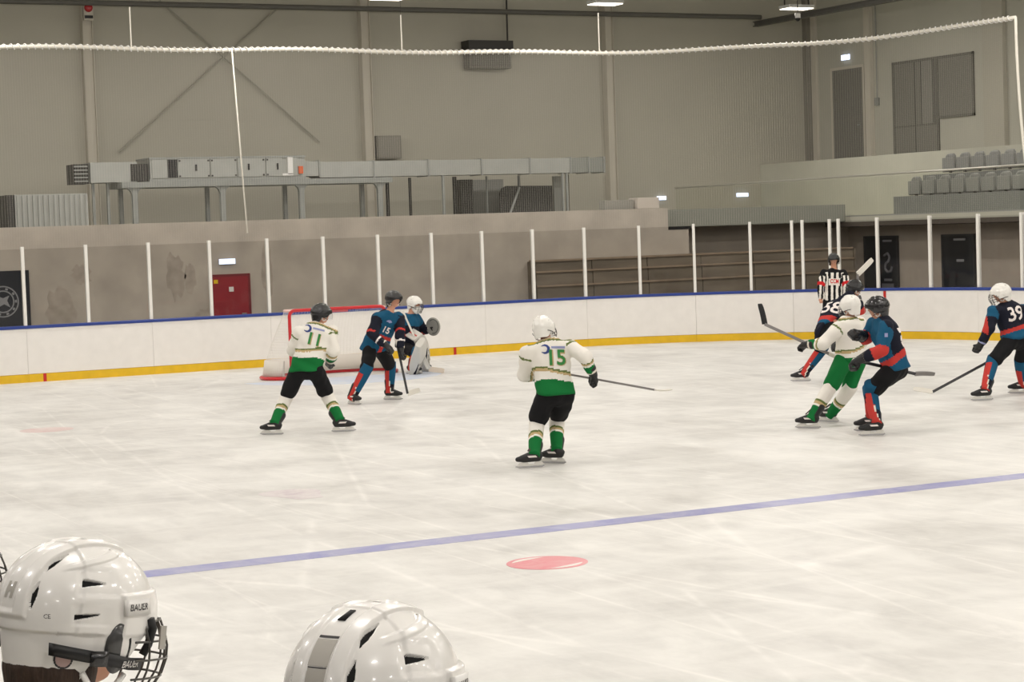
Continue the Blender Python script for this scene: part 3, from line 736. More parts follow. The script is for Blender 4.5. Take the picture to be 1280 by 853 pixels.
for y in np.linspace(.05, .55, 9):
    mb.tube([(-.86 if y < .4 else -.6, y, GH-.005), (.86 if y < .4 else .6, y, GH-.005)], 0.0015, 3, False)
nt_ = mb.build('netting', mat('goal_net', (238, 235, 228), .8), gl); nt_['kind'] = 'stuff'
MB().box((-.14, .04, GH-.065), (.22, .05, GH-.0)).build('crossbar_pad', mat('pad_pink', (226, 120, 122), .6), gl)

# ------------------------------------------------------------------ people: building blocks
def unit(v):
    v = np.asarray(v, float); return v/(np.linalg.norm(v)+1e-12)
def ray(px, py):
    return CF + CR*((px-640)/FPX) + CD*((py-426.5)/FPX)
def at_depth(px, py, d): return CAM + d*ray(px, py)
def on_ice(px, py, z=0.0):
    r = ray(px, py); return CAM + r*((z-CAM[2])/r[2])
def capsule(mb, a, b, ra, rb, n=14, m=4):
    a, b = np.asarray(a, float), np.asarray(b, float); d = b-a; L = np.linalg.norm(d); t = unit(d)
    pts = []; rs = []
    for i in range(m+1):
        w_ = math.pi/2*i/m; pts.append(a-t*ra*math.cos(w_)); rs.append(max(ra*math.sin(w_), 1e-3))
    for k in (0.33, 0.66):
        pts.append(a+d*k); rs.append(ra+(rb-ra)*k)
    for i in range(m+1):
        w_ = math.pi/2*i/m; pts.append(b+t*rb*math.sin(w_)); rs.append(max(rb*math.cos(w_), 1e-3))
    return mb.tube(pts, rs, n)
def loft(mb, secs, n=24, e=2.4):
    """secs: (centre, right*halfwidth, fwd*halfdepth)"""
    vs = []; fs = []
    for (c, r, f) in secs:
        for k in range(n):
            a = 2*math.pi*k/n; ca, sa = math.cos(a), math.sin(a)
            ca = math.copysign(abs(ca)**(2/e), ca); sa = math.copysign(abs(sa)**(2/e), sa)
            vs.append(np.asarray(c)+np.asarray(r)*ca+np.asarray(f)*sa)
    P = len(secs)
    for i in range(P-1):
        for k in range(n): fs.append((i*n+k, i*n+(k+1) % n, (i+1)*n+(k+1) % n, (i+1)*n+k))
    fs += [tuple(range(n-1, -1, -1)), tuple(range((P-1)*n, P*n))]
    return mb.raw(vs, fs)
WORK = bpy.data.scenes.new('work')              # an empty side scene keeps the mesh evaluation quick
def evaluated(o):
    WORK.collection.objects.link(o)
    with bpy.context.temp_override(scene=WORK, view_layer=WORK.view_layers[0]):
        dg = bpy.context.evaluated_depsgraph_get()
    return bpy.data.meshes.new_from_object(o.evaluated_get(dg))
def fuse(mb, voxel, smooth=4, fac=0.5):
    """one continuous skin round overlapping closed volumes"""
    me = bpy.data.meshes.new('skin'); me.from_pydata(mb.v, [], mb.f)
    bm = bmesh.new(); bm.from_mesh(me); bmesh.ops.recalc_face_normals(bm, faces=bm.faces); bm.to_mesh(me); bm.free()
    o = bpy.data.objects.new('skin', me)
    md = o.modifiers.new('r', 'REMESH'); md.mode = 'VOXEL'; md.voxel_size = voxel
    ms = o.modifiers.new('s', 'SMOOTH'); ms.factor = fac; ms.iterations = smooth
    res = evaluated(o)
    bpy.data.objects.remove(o); bpy.data.meshes.remove(me)
    res.materials.clear()
    return res
def mesh_arrays(me):
    v = np.empty(len(me.vertices)*3); me.vertices.foreach_get('co', v); v = v.reshape(-1, 3)
    n = np.empty(len(me.vertices)*3); me.vertices.foreach_get('normal', n); n = n.reshape(-1, 3)
    return v, n
def wrinkle(me, amp=0.006, freq=22.0, seed=0):
    v, n = mesh_arrays(me); rs = np.random.RandomState(seed); d = np.zeros(len(v))
    for k in range(5):
        w = rs.normal(size=3); w = w/np.linalg.norm(w)*freq*(0.6+0.8*rs.rand()); d += np.sin(v@w+rs.rand()*6.28+1.5*np.sin(v@rs.normal(size=3)*7))
    v = v+n*(d/3*amp)[:, None]; me.vertices.foreach_set('co', v.ravel()); me.update()
def centres(me):
    c = np.empty(len(me.polygons)*3); me.polygons.foreach_get('center', c); return c.reshape(-1, 3)
def finish(name, me, mats, parent, idx=None, smooth=True):
    if idx is not None: me.polygons.foreach_set('material_index', np.asarray(idx, dtype=np.int32))
    if smooth: me.polygons.foreach_set('use_smooth', [True]*len(me.polygons))
    return link(name, me, mats, parent)
def seg_param(q, a, b):
    d = b-a; t = np.clip(((q-a)@d)/(d@d), 0, 1); return t, np.linalg.norm(q-(a+t[:, None]*d), axis=1)

FONT_CACHE = {}
def text_tris(text, bold=0.0, shear=0.0):
    key = (text, bold, shear)
    if key in FONT_CACHE: return FONT_CACHE[key]
    cu = bpy.data.curves.new('t', 'FONT'); cu.body = text; cu.size = 1.0; cu.offset = bold; cu.shear = shear; cu.resolution_u = 4
    o = bpy.data.objects.new('t', cu)
    me = evaluated(o)
    me.calc_loop_triangles()
    v = np.array([q.co[:2] for q in me.vertices]); t = np.array([x.vertices[:] for x in me.loop_triangles])
    bpy.data.objects.remove(o); bpy.data.meshes.remove(me)
    mn, mx = v.min(0), v.max(0)
    tri = (v[t]-mn)/(mx[1]-mn[1]); FONT_CACHE[key] = (tri, (mx[0]-mn[0])/(mx[1]-mn[1]))
    return FONT_CACHE[key]
def decal(name, target, origin, right, up, height, m, parent, text=None, polys=None, cell=0.006, lift=0.003, bold=0.02, width=None, shear=0.0, reach=0.4):
    """flat print laid on a surface: cells of lettering (or polygons) dropped along -normal onto TARGET"""
    origin, right, up = np.asarray(origin, float), unit(right), unit(up)
    nrm = np.cross(right, up)
    if text is not None:
        tri, asp = text_tris(text, bold, shear); wd = width if width else height*asp
        tri = tri*np.array([wd/asp, height]); box = (0, 0, wd, height)
    else:
        tri = np.array([[p[0], p[i], p[i+1]] for p in polys for i in range(1, len(p)-1)], float)
        mn = tri.reshape(-1, 2).min(0); mx = tri.reshape(-1, 2).max(0); box = (*mn, *mx); wd = 0; height = 0
    xs = np.arange(box[0], box[2]+cell, cell); ys = np.arange(box[1], box[3]+cell, cell)
    gx, gy = np.meshgrid((xs[:-1]+xs[1:])/2, (ys[:-1]+ys[1:])/2, indexing='ij'); P = np.stack([gx.ravel(), gy.ravel()], 1)
    ins = np.zeros(len(P), bool)
    for a, b_, c in tri:
        s1 = (b_[0]-a[0])*(P[:, 1]-a[1])-(b_[1]-a[1])*(P[:, 0]-a[0]); s2 = (c[0]-b_[0])*(P[:, 1]-b_[1])-(c[1]-b_[1])*(P[:, 0]-b_[0]); s3 = (a[0]-c[0])*(P[:, 1]-c[1])-(a[1]-c[1])*(P[:, 0]-c[0])
        ins |= ((s1 >= 0) & (s2 >= 0) & (s3 >= 0)) | ((s1 <= 0) & (s2 <= 0) & (s3 <= 0))
    ins = ins.reshape(len(xs)-1, len(ys)-1)
    me = target.data
    bvh = BVHTree.FromPolygons([q.co[:] for q in me.vertices], [q.vertices[:] for q in me.polygons])
    vid = {}; vs = []; fs = []
    def vert(i, j):
        if (i, j) in vid: return vid[(i, j)]
        p_ = origin+right*(xs[i]-wd/2)+up*(ys[j]-height/2)+nrm*reach
        h = bvh.ray_cast(Vector(p_), Vector(-nrm), 2*reach)
        if h[0] is None: vid[(i, j)] = None
        else:
            vs.append(np.array(h[0])+nrm*lift); vid[(i, j)] = len(vs)-1
        return vid[(i, j)]
    for i, j in zip(*np.nonzero(ins)):
        q = [vert(i, j), vert(i+1, j), vert(i+1, j+1), vert(i, j+1)]
        if None in q: continue
        z = [float(nrm@vs[k]) for k in q]
        if max(z)-min(z) > 4*cell+0.02: continue
        fs.append(q)
    if not fs: return None
    me2 = bpy.data.meshes.new(name); me2.from_pydata([tuple(q) for q in vs], [], fs)
    return finish(name, me2, [m], parent)

# cloth and kit materials
def cloth(name, rgb, bump=0.25): return mat(name, rgb, 0.85, spec=0.2, bump=bump, bscale=90)
C_WHITE = cloth('jersey_white', (238, 234, 226)); C_GREEN = cloth('jersey_green', (20, 112, 55)); C_DKGREEN = cloth('jersey_olive', (104, 118, 66)); C_GOLD = cloth('jersey_gold', (196, 172, 128))
C_BLACK = cloth('cloth_black', (26, 26, 28)); C_NAVY = cloth('jersey_navy', (27, 29, 42)); C_TEAL = cloth('jersey_teal', (26, 84, 116)); C_RED = cloth('jersey_red', (192, 62, 56)); C_CREAM = cloth('cloth_cream', (222, 214, 202))
C_REFRED = cloth('armband_red', (206, 40, 44)); C_GRAY = cloth('pad_grey', (206, 203, 196)); C_PAD2 = cloth('pad_mid_grey', (166, 163, 156))  # second pad grey is the darker tone of the leg pad rolls
C_NUM = mat('number_white', (236, 228, 224), 0.7); C_NUMG = mat('number_green', (46, 130, 62), 0.7); C_BLUEP = mat('print_blue', (46, 66, 132), 0.7); C_PALEBL = mat('print_pale_blue', (150, 156, 196), 0.7)
C_SKIN = mat('skin', (208, 152, 124), 0.55, noise=0.05, nscale=20); C_HAIR = mat('hair_brown', (58, 42, 32), 0.7, noise=0.3, nscale=90, bump=0.6, bscale=140, stretch=(1, 1, .25))
K_BLACK = mat('kit_black', (22, 22, 24), 0.45, noise=0.1, nscale=20); K_HELMB = mat('helmet_black', (24, 24, 27), 0.25, coat=0.4); K_HELMW = mat('helmet_white', (240, 238, 232), 0.22, coat=0.35)
K_VENT = mat('vent_dark', (14, 14, 15), 0.8); K_HOLDER = mat('holder_white', (222, 220, 214), 0.4); K_BLADE = mat('skate_steel', (190, 190, 192), 0.2, 0.9); K_STICK = mat('stick_dark', (40, 40, 44), 0.4)
K_STICKG = mat('stick_grey', (128, 124, 122), 0.4); K_TAPEW = mat('tape_white', (222, 218, 208), 0.8); K_TAPEB = mat('tape_black', (30, 30, 32), 0.85); K_WIRE = mat('cage_wire', (96, 94, 90), 0.3, 0.8)
K_EYE = mat('eye_dark', (30, 24, 22), 0.2); K_VISOR = glass_mat('visor_clear', (0.93, 0.94, 0.95), 0.03)

# ---- helmets -----------------------------------------------------------------------------------
HA, HBW, HC = 0.142, 0.113, 0.126
def helmet_edge(th):
    d = np.abs((np.degrees(th)+180) % 360-180)
    return np.interp(d, [0, 40, 56, 66, 76, 104, 116, 140, 180], [.004, .0, -.012, -.035, -.062, -.066, -.110, -.132, -.138])
def helmet_point(th, z, off=0.0):
    """outer surface at azimuth th (0 = brow, positive = wearer's right) and height z"""
    zc = np.clip(z/HC, -1, 1); k = np.where(zc > 0, np.sqrt(np.maximum(0, 1-np.abs(zc)**2.3)), 1-0.16*np.abs(zc)**1.5)
    a = HA*np.where(np.cos(th) > 0, 0.97, 1.0)
    return np.stack([(a*k+off)*np.cos(th), -(HBW*k+off)*np.sin(th), z+off*np.maximum(zc, 0)*0.9], -1)
def smooth01(x, a, b):
    t = np.clip((x-a)/(b-a), 0, 1); return t*t*(3-2*t)
def make_helmet(root, H, m_shell, nth=120, nz=60, detail=False):
    """H: 4x4 frame of the head (x forward, y wearer's left, z up). Returns the shell object."""
    th = np.linspace(-math.pi, math.pi, nth, endpoint=False)
    u = np.linspace(0, 1, nz)
    E_ = helmet_edge(th)[:, None]; ph0 = np.arcsin(np.clip(E_/HC, -1, 1)); ph = ph0+(math.pi/2-0.012-ph0)*u[None, :]
    Z = HC*np.sin(ph); TH = np.repeat(th[:, None], nz, 1)
    base = helmet_point(TH, Z)
    D = np.degrees(TH); aD = np.abs(D); x, y = base[..., 0], base[..., 1]
    off = np.zeros_like(Z)
    # rear shell sits a little inside the front shell; the front shell's edge is a step
    seam = -0.066+0.25*np.maximum(0, Z-0.02)-0.10*np.maximum(0, 0.02-Z)
    off += 0.0026*smooth01(x, seam-0.004, seam+0.004)*smooth01(Z, -.03, -.02)
    # raised spine panel from the nape over the crown
    hw = 0.040-0.08*np.maximum(0, 0.03-Z)*0
    spine = (1-smooth01(np.abs(y), hw-0.003, hw+0.003))*smooth01(Z, -0.006, 0.004)*(1-smooth01(x, 0.045, 0.06))
    off += 0.0055*spine
    off -= 0.0035*(1-smooth01(np.abs(y), 0.016, 0.020))*smooth01(Z, 0.004, 0.014)*(1-smooth01(x, 0.0, 0.02))*spine
    # lower rear skirt inset
    off -= 0.006*(1-smooth01(Z, -0.026, -0.020))*smooth01(aD, 96, 106)
    # brow band proud of the shell
    band = (1-smooth01(aD, 84, 88))*(1-smooth01(Z, 0.040+0.00012*(84-aD), 0.046+0.00012*(84-aD)))
    off += 0.0065*band
    # sculpted side recess round the vents
    def tri(dd, z0, d0, d1, h0, h1):
        t = np.clip((dd-d0)/(d1-d0), 0, 1); c = z0
        return (dd > d0) & (dd < d1) & (np.abs(Z-c) < h0+(h1-h0)*t)
    rec = (smooth01(aD, 86, 96)*(1-smooth01(aD, 119, 124)))*(smooth01(Z, 0.036, 0.046)*(1-smooth01(Z, 0.078, 0.088)))
    rec2 = (smooth01(aD, 92, 102)*(1-smooth01(aD, 120, 125)))*(smooth01(Z, -0.012, -0.004)*(1-smooth01(Z, 0.020, 0.03)))
    off -= 0.0024*(rec+rec2)
    off += 0.0025*(1-smooth01(np.abs(Z-0.094-0.0004*(110-aD)), 0.003, 0.007))*smooth01(aD, 60, 75)*(1-smooth01(aD, 125, 140))
    vent = tri(aD, 0.062, 99, 118, 0.0012, 0.0065)
    vent |= tri(aD, 0.008-0.00035*(aD-112), 104, 122, 0.001, 0.005)
    slot = np.abs(np.abs(y)-0.046-0.05*np.maximum(0, Z-.05)) < 0.0050*np.clip(1.25-np.abs(Z-0.036)/0.022, 0, 1)
    vent |= slot & (x < -0.07) & (Z > 0.014) & (Z < 0.060)
    slot2 = np.abs(np.abs(y)-0.044) < 0.0045*np.clip(1.3-np.abs(Z-0.090)/0.014, 0, 1)
    vent |= slot2 & (x < -0.03) & (Z > 0.076) & (Z < 0.106)
    off = off-0.006*vent
    outer = helmet_point(TH, Z, off).reshape(-1, 3)
    # inside of the shell: a coarse liner that starts at the outer rim
    si = max(1, nth//72); sk = max(1, nz//30); it = np.arange(0, nth, si); ik = np.arange(0, nz, sk); ni, nk = len(it), len(ik)+1
    inner = np.concatenate([helmet_point(TH, Z, off)[it][:, :1], helmet_point(TH, Z, -0.016)[it][:, ik]], 1).reshape(-1, 3)
    M = np.array(H); V = np.concatenate([outer, inner])@M[:3, :3].T+M[:3, 3]
    N = nth*nz; I, K = np.meshgrid(np.arange(nth), np.arange(nz-1), indexing='ij'); J = (I+1) % nth
    F1 = np.stack([J*nz+K, I*nz+K, I*nz+K+1, J*nz+K+1], -1).reshape(-1, 4); m1 = (vent[I, K] & vent[J, K+1]).astype(int).reshape(-1)
    I, K = np.meshgrid(np.arange(ni), np.arange(nk-1), indexing='ij'); J = (I+1) % ni
    F2 = N+np.stack([I*nk+K, J*nk+K, J*nk+K+1, I*nk+K+1], -1).reshape(-1, 4); m2 = np.where(K.reshape(-1) == 0, 0, 1)
    F = F1.tolist()+F2.tolist()+[tuple(i*nz+nz-1 for i in range(nth))]; mi = np.concatenate([m1, m2, [0]])
    me = bpy.data.meshes.new('helmet'); me.from_pydata(V.tolist(), [], F)
    helm = finish('helmet', me, [m_shell, K_VENT], root, mi)
    def hp(d, z, o=0.0):
        q = helmet_point(np.radians(d), np.array(z, float), o); return M[:3, :3]@q+M[:3, 3]
    return helm, hp, M
def helmet_strap(helm, hp, M, chin=True, side=(1, -1)):
    for sg in side:
        pts = [hp(sg*d, z, .006) for d, z in ((128, -.058), (112, -.060), (95, -.066), (80, -.076), (68, -.088))]
        MB().tube(pts, 0.004, 6).build('chin_strap', K_BLACK, helm, True)
        # ear loop
        MB().tube([hp(sg*d, z, -.004) for d, z in ((104, -.06), (103, -.085), (95, -.104), (84, -.098), (78, -.075), (78, -.055))], 0.006, 6).build('ear_loop', K_HOLDER, helm, True)
def helmet_visor(helm, M):
    vs = []; fs = []; n = 17
    for k in range(n):
        d = -78+156*k/(n-1)
        for z, r in ((0.0, .150), (-.04, .152), (-.075, .146)):
            vs.append(M[:3, :3]@np.array([r*math.cos(math.radians(d)), -.86*r*math.sin(math.radians(d)), z])+M[:3, 3])
    for k in range(n-1):
        for i in range(2): fs.append((k*3+i, k*3+i+1, k*3+4+i, k*3+3+i))
    MB().raw(vs, fs).build('visor', K_VISOR, helm, True)
def helmet_cage(helm, M, r=0.0022, fine=True):
    def cp(d, z):
        rr = 0.158-0.10*max(0, (-z-0.10))*1.6+(0.02*math.sin(min(1, max(0, -z/.12))*math.pi))
        return M[:3, :3]@np.array([rr*math.cos(math.radians(d)), -.72*rr*math.sin(math.radians(d)), z])+M[:3, 3]
    for d in (-66, -44, -26, -9, 9, 26, 44, 66):
        MB().tube([cp(d, z) for z in np.linspace(.0, -.165 if abs(d) < 50 else -.12, 8)], r, 5).build('cage_bar', K_WIRE, helm, True)
    for z in (-.002, -.035, -.066, -.098, -.130, -.165):
        lim = 78 if z > -.12 else 52
        MB().tube([cp(d, z) for d in np.linspace(-lim, lim, 15)], r, 5).build('cage_bar', K_WIRE, helm, True)

# ---- whole figures --------------------------------------------------------------------------------
def frame_from(fwd, up, origin):
    f = unit(fwd); u = unit(np.asarray(up)-np.dot(up, f)*f); l = np.cross(u, f)
    M = np.eye(4); M[:3, 0] = f; M[:3, 1] = l; M[:3, 2] = u; M[:3, 3] = origin; return M
def solve_mid(a, b, px, py, d0, La, Lb):
    """point on the pixel's ray whose distances to both neighbours suit the two bones"""
    best = None
    for d in np.linspace(d0-0.45, d0+0.45, 181):
        q = at_depth(px, py, d); e = (np.linalg.norm(q-a)-La)**2+(np.linalg.norm(q-b)-Lb)**2+0.02*(d-d0)**2
        if best is None or e < best[0]: best = (e, q)
    return best[1]
def joints_from_view(s):
    """joint positions in the hall from where they are seen, plus a depth for each"""
    D = {}
    D['gL'] = on_ice(*s['footL'][:2], s['footL'][2] if len(s['footL']) > 2 else 0.0); D['gR'] = on_ice(*s['footR'][:2], s['footR'][2] if len(s['footR']) > 2 else 0.0)
    dep = lambda q: float((q-CAM)@CF)
    d0 = s.get('depth', (dep(D['gL'])+dep(D['gR']))/2)
    for k in ('pel', 'neck', 'head', 'shL', 'shR', 'hipL', 'hipR', 'haL', 'haR'):
        x, y, dd = s[k]; D[k] = at_depth(x, y, d0+dd)
    for sd in 'LR':
        x, y = s['an'+sd]; D['an'+sd] = at_depth(x, y, dep(D['g'+sd]))
        x, y, dd = s['toe'+sd]; D['toe'+sd] = at_depth(x, y, dep(D['g'+sd])+dd)
        x, y, dd = s['kn'+sd]; D['kn'+sd] = solve_mid(D['hip'+sd], D['an'+sd], x, y, d0+dd, .43, .42)
        x, y, dd = s['el'+sd]; D['el'+sd] = solve_mid(D['sh'+sd], D['ha'+sd], x, y, d0+dd, .30, .27)
    f = s['face']; D['face'] = unit(CR*f[0]-CD*f[1]-CF*f[2])     # right, up, towards the lens
    D['headup'] = unit(unit(D['head']-D['neck'])*0.6+np.array([0, 0, 1.0])*0.6)
    return D

def hand_mesh(D, sd, voxel, bare=False):
    h = D['ha'+sd]; d = unit(h-D['el'+sd]); g = D.get('grip'+sd)
    if g is None: g = unit(np.array([0, 0, -1.0])*.3+D['fwd']*.7)
    g = unit(g-np.dot(g, d)*d); l = np.cross(d, g)*(1 if sd == 'R' else -1)
    mb = MB(); k = 1.0 if not bare else .72; k2 = D.get('hand_scale', 1.0)*k
    def P(a, b_, c): return h+(d*a+g*b_+l*c)*k2
    capsule(mb, P(-.02, 0, -.022), P(.045, .005, -.026), .030*k2, .026*k2); capsule(mb, P(-.02, 0, .022), P(.045, .005, .026), .030*k2, .026*k2)
    for i, (o_, L) in enumerate(((-.036, .85), (-.013, 1.0), (.011, 1.05), (.034, .95))):
        a, b_, c = P(.048, .004, o_), P(.048+.046*L, .020, o_), P(.060+.040*L, .058, o_)
        e_ = P(.030+.02*L, .075, o_)
        capsule(mb, a, b_, .0135*k2, .013*k2, 8, 3); capsule(mb, b_, c, .013*k2, .012*k2, 8, 3); capsule(mb, c, e_, .012*k2, .0115*k2, 8, 3)
    capsule(mb, P(-.01, .012, .040), P(.018, .045, .058), .017*k2, .0155*k2, 8, 3); capsule(mb, P(.018, .045, .058), P(.040, .068, .034), .0155*k2, .013*k2, 8, 3)
    capsule(mb, P(.03, .034, -.02), P(.03, .034, .02), .024*k2, .024*k2, 8, 3)
    if not bare:
        capsule(mb, P(-.02, 0, 0), P(-.11, 0, 0), .044*k2, .062*k2)
    return fuse(mb, voxel, 2), P

def skate(root, D, sd, vox=0.011, side_white=True):
    a, g = D['an'+sd], D['g'+sd]; kn = D['kn'+sd]
    td = D['toe'+sd]-a; td[2] = 0; td = unit(td); up = np.array([0, 0, 1.0]); lat = np.cross(up, td)
    base = np.array([a[0], a[1], g[2]])
    P = lambda x, y, z: base+(td*x+lat*y)*1.12+up*z*1.06
    mb = MB(); sh = unit(kn-a)
    capsule(mb, P(-.01, 0, .13), P(-.018, 0, .13)+sh*.15, .054, .066); capsule(mb, P(-.045, 0, .115), P(.01, 0, .115), .040, .044)
    capsule(mb, P(-.04, 0, .09), P(.11, 0, .088), .034, .036); capsule(mb, P(.02, 0, .13), P(.13, 0, .095), .042, .034); capsule(mb, P(.10, 0, .092), P(.165, 0, .090), .036, .028)
    boot = finish('skate', fuse(mb, vox, 2), [K_BLACK], root)
    # tongue and laces
    MB().obox(P(.045, 0, .175)+sh*.02, lat*.022, (sh*.8-td*.3)*.05, unit(td+sh*.4)*.006).build('tongue', mat('tongue_felt', (70, 62, 60), .9), boot)
    hold = MB()
    hold.prism([(-.075, .022), (.165, .022), (.175, .030), (.15, .052), (.125, .062), (.075, .062), (.055, .040), (.01, .040), (-.012, .062), (-.062, .062), (-.088, .034)], 1, -.008, .008)
    hold.v = [tuple(P(*q)) for q in hold.v]; hold.build('blade_holder', K_HOLDER, boot)
    bl_ = MB(); bl_.prism([(-.095, .012), (-.07, .001), (.15, .001), (.19, .014), (.185, .024), (-.09, .024)], 1, -.002, .002)
    bl_.v = [tuple(P(*q)) for q in bl_.v]; bl_.build('blade', K_BLADE, boot)
    if side_white:
        MB().obox(P(.035, .0445, .115), td*.045, lat*.003, up*.010+td*.008).obox(P(.035, -.0445, .115), td*.045, lat*.003, up*.010+td*.008).build('side_stripe', C_NUM, boot)

def stocking(root, a, b, m_list, pick, ra=.086, rc=.082, rb=.060):
    a, b = np.asarray(a), np.asarray(b); n = 22; K = 44; t = unit(b-a)
    pts = [a+(b-a)*u for u in np.linspace(-.22, 1.10, K)]
    rs = [np.interp(u, [-.22, 0, .3, .75, 1], [ra*.95, ra, rc, rb*1.15, rb]) for u in np.linspace(-.22, 1.10, K)]
    mb = MB().tube(pts, rs, n); me = bpy.data.meshes.new('sock'); me.from_pydata(mb.v, [], mb.f); c = centres(me)
    s_ = ((c-a)@(b-a))/((b-a)@(b-a))
    return finish('sock', me, m_list, root, [pick(float(q), p_) for q, p_ in zip(s_, c)])

def person(name, label, D, kit, group='skaters on the ice'):
    root = thing('person', label, 'person', tuple(np.round((D['gL']+D['gR'])/2*np.array([1, 1, 0]), 3)), group)
    vox = kit.get('voxel', .0165)
    u = unit(D['neck']-D['pel']); r = unit(D['shR']-D['shL']); r = unit(r-np.dot(r, u)*u); f = np.cross(u, r)
    D['fwd'] = f; L = np.linalg.norm(D['neck']-D['pel'])
    hd = D['head']; HM = frame_from(D['face'], D['headup'], hd)
    hx, hy, hz = HM[:3, 0], HM[:3, 1], HM[:3, 2]
    # -- body: one skin from head to feet
    mb = MB(); sec = lambda t, w_, d_: (D['pel']+u*L*t, r*w_, f*d_)
    loft(mb, [sec(-.06, .07, .06), sec(.05, .10, .08), sec(.35, .125, .09), sec(.7, .165, .115), sec(.9, .14, .09), sec(1.0, .07, .065)])
    capsule(mb, D['neck']-u*.05, hd-hz*.04+hx*.0, .058, .055)
    mbh = MB().ball((0, 0, .015), (.094, .074, .102), 16, 12); capsule(mbh, (.035, 0, -.055), (.045, 0, -.085), .055, .036)
    capsule(mbh, (.092, 0, .0), (.104, 0, -.028), .010, .014, 8, 3); capsule(mbh, (.080, -.02, -.062), (.080, .02, -.062), .012, .012, 8, 3)
    for sg in (-1, 1):
        capsule(mbh, (-.005, sg*.074, .012), (-.005, sg*.076, -.022), .014, .010, 8, 3); capsule(mbh, (.085, sg*.038, .026), (.088, sg*.012, .024), .009, .008, 8, 3)
    mbh.v = [tuple(HM[:3, :3]@np.array(q)+hd) for q in mbh.v]; mb.raw(mbh.v, mbh.f)
    for sd in 'LR':
        capsule(mb, D['sh'+sd], D['el'+sd], .056, .044); capsule(mb, D['el'+sd], D['ha'+sd]-unit(D['ha'+sd]-D['el'+sd])*.03, .043, .030)
        capsule(mb, D['hip'+sd], D['kn'+sd], .080, .060); capsule(mb, D['kn'+sd], D['an'+sd]+unit(D['kn'+sd]-D['an'+sd])*.05, .058, .038)
    body = finish('body', fuse(mb, .013, 3), [C_SKIN], root)
    for sg in (-1, 1):
        MB().ball(HM[:3, :3]@np.array([.084, sg*.030, .012])+hd, .0095, 8, 6).build('eye', K_EYE, body, True)
    MB().obox(HM[:3, :3]@np.array([.090, 0, -.060])+hd, hy*.020, hx*.004, hz*.004).build('mouth', mat('lips', (150, 84, 80), .6), body)
    # -- jersey
    mb = MB(); bw = kit.get('bulk', 1.0)
    secs = [(-.10, .212, .158), (-.01, .210, .156), (.12, .202, .150), (.35, .192, .142), (.60, .204, .146), (.80, .205, .138), (.93, .150, .105), (1.01, .088, .080)]
    rh = unit(D['hipR']-D['hipL']); rh = unit(rh-np.dot(rh, f)*f)
    loft(mb, [(D['pel']+u*L*t, (rh if t < .05 else unit(rh+r) if t < .3 else r)*w_*bw, f*d_*bw) for t, w_, d_ in secs], 28)
    capsule(mb, D['shL'], D['shR'], .082*bw, .082*bw)
    AR = {}
    for sd in 'LR':
        dd = unit(D['ha'+sd]-D['el'+sd]); wr = D['ha'+sd]-dd*kit.get('cuff', .10); AR[sd] = wr
        capsule(mb, D['sh'+sd], D['el'+sd], .088*bw, .078*bw); capsule(mb, D['el'+sd], wr, .080*bw, .064*bw)
    me = fuse(mb, vox, 5); wrinkle(me, kit.get('wrinkle', .011), 38, len(label)); c = centres(me)
    q = c-D['pel']; t = (q@u)/L; a_ = q@r; b_ = q@f
    dt = np.sqrt((a_/(.20*bw))**2+(b_/(.145*bw))**2)
    dt = np.where(t > .97, dt*1.3, dt)
    sarm = np.zeros(len(c)); arm = np.zeros(len(c), int); darm = np.full(len(c), 9.0)
    for k, sd in ((1, 'L'), (2, 'R')):
        t1, d1 = seg_param(c, D['sh'+sd], D['el'+sd]); t2, d2 = seg_param(c, D['el'+sd], AR[sd])
        s1 = np.where(d1 <= d2, t1*.5, .5+t2*.5); dm = np.minimum(d1, d2)/(.085*bw); dm = np.where(s1 < .06, dm+.35, dm)
        better = (dm < darm) & (dm < np.maximum(dt, .25)); sarm = np.where(better, s1, sarm); arm = np.where(better, k, arm); darm = np.minimum(darm, dm)
    idx = kit['jersey_pick'](t, a_, b_, arm, sarm, c)
    jersey = finish('jersey', me, kit['jersey_mats'], root, idx)
    D['jersey'] = jersey; D['u'], D['r'], D['f'], D['L'] = u, r, f, L
    # -- trousers
    mb = MB(); capsule(mb, D['hipL']*.7+D['hipR']*.3, D['hipL']*.3+D['hipR']*.7, .118, .118); capsule(mb, D['pel'], D['pel']+u*.12, .125, .12)
    pl_ = kit.get('pants_len', .82); pr = kit.get('pants_r', .106)
    for sd in 'LR':
        h, k = D['hip'+sd], D['kn'+sd]; capsule(mb, h, h+(k-h)*pl_*.80, .114, pr); capsule(mb, h+(k-h)*pl_*.7, h+(k-h)*pl_, pr, pr*.97)
    me = fuse(mb, vox, 4); wrinkle(me, .010, 34, 3+len(label)); c = centres(me)
    pants = finish('pants', me, kit['pants_mats'], root, kit['pants_pick'](c, D) if 'pants_pick' in kit else None)
    # -- socks, skates, gloves
    for sd in 'LR':
        if kit.get('socks', True): stocking(root, D['kn'+sd], D['an'+sd], kit['sock_mats'], kit['sock_pick'](D, sd))
        skate(root, D, sd)
        if kit.get('gloves', True):
            me, P = hand_mesh(D, sd, .0085); gv = finish('glove', me, [K_BLACK], root)
            dd = unit(D['ha'+sd]-D['el'+sd])
            ws = D['ha'+sd]-dd*.085; MB().tube([ws-dd*.012, ws+dd*.012], .060, 14).build('cuff_band', kit.get('glove_trim', C_CREAM), gv)
        elif kit.get('hands', True):
            me, P = hand_mesh(D, sd, .007, True); finish('hand', me, [C_SKIN], body)
    # -- helmet
    helm, hp, M = make_helmet(root, HM @ np.diag([1, 1, 1, 1]), kit['helmet'], *(kit['detail'] if kit.get('detail') else (72, 36)))
    if not kit.get('detail'): helmet_strap(helm, hp, M)
    if kit.get('visor'): helmet_visor(helm, M)
    if kit.get('cage'): helmet_cage(helm, M, .0032)
    return root, helm, hp

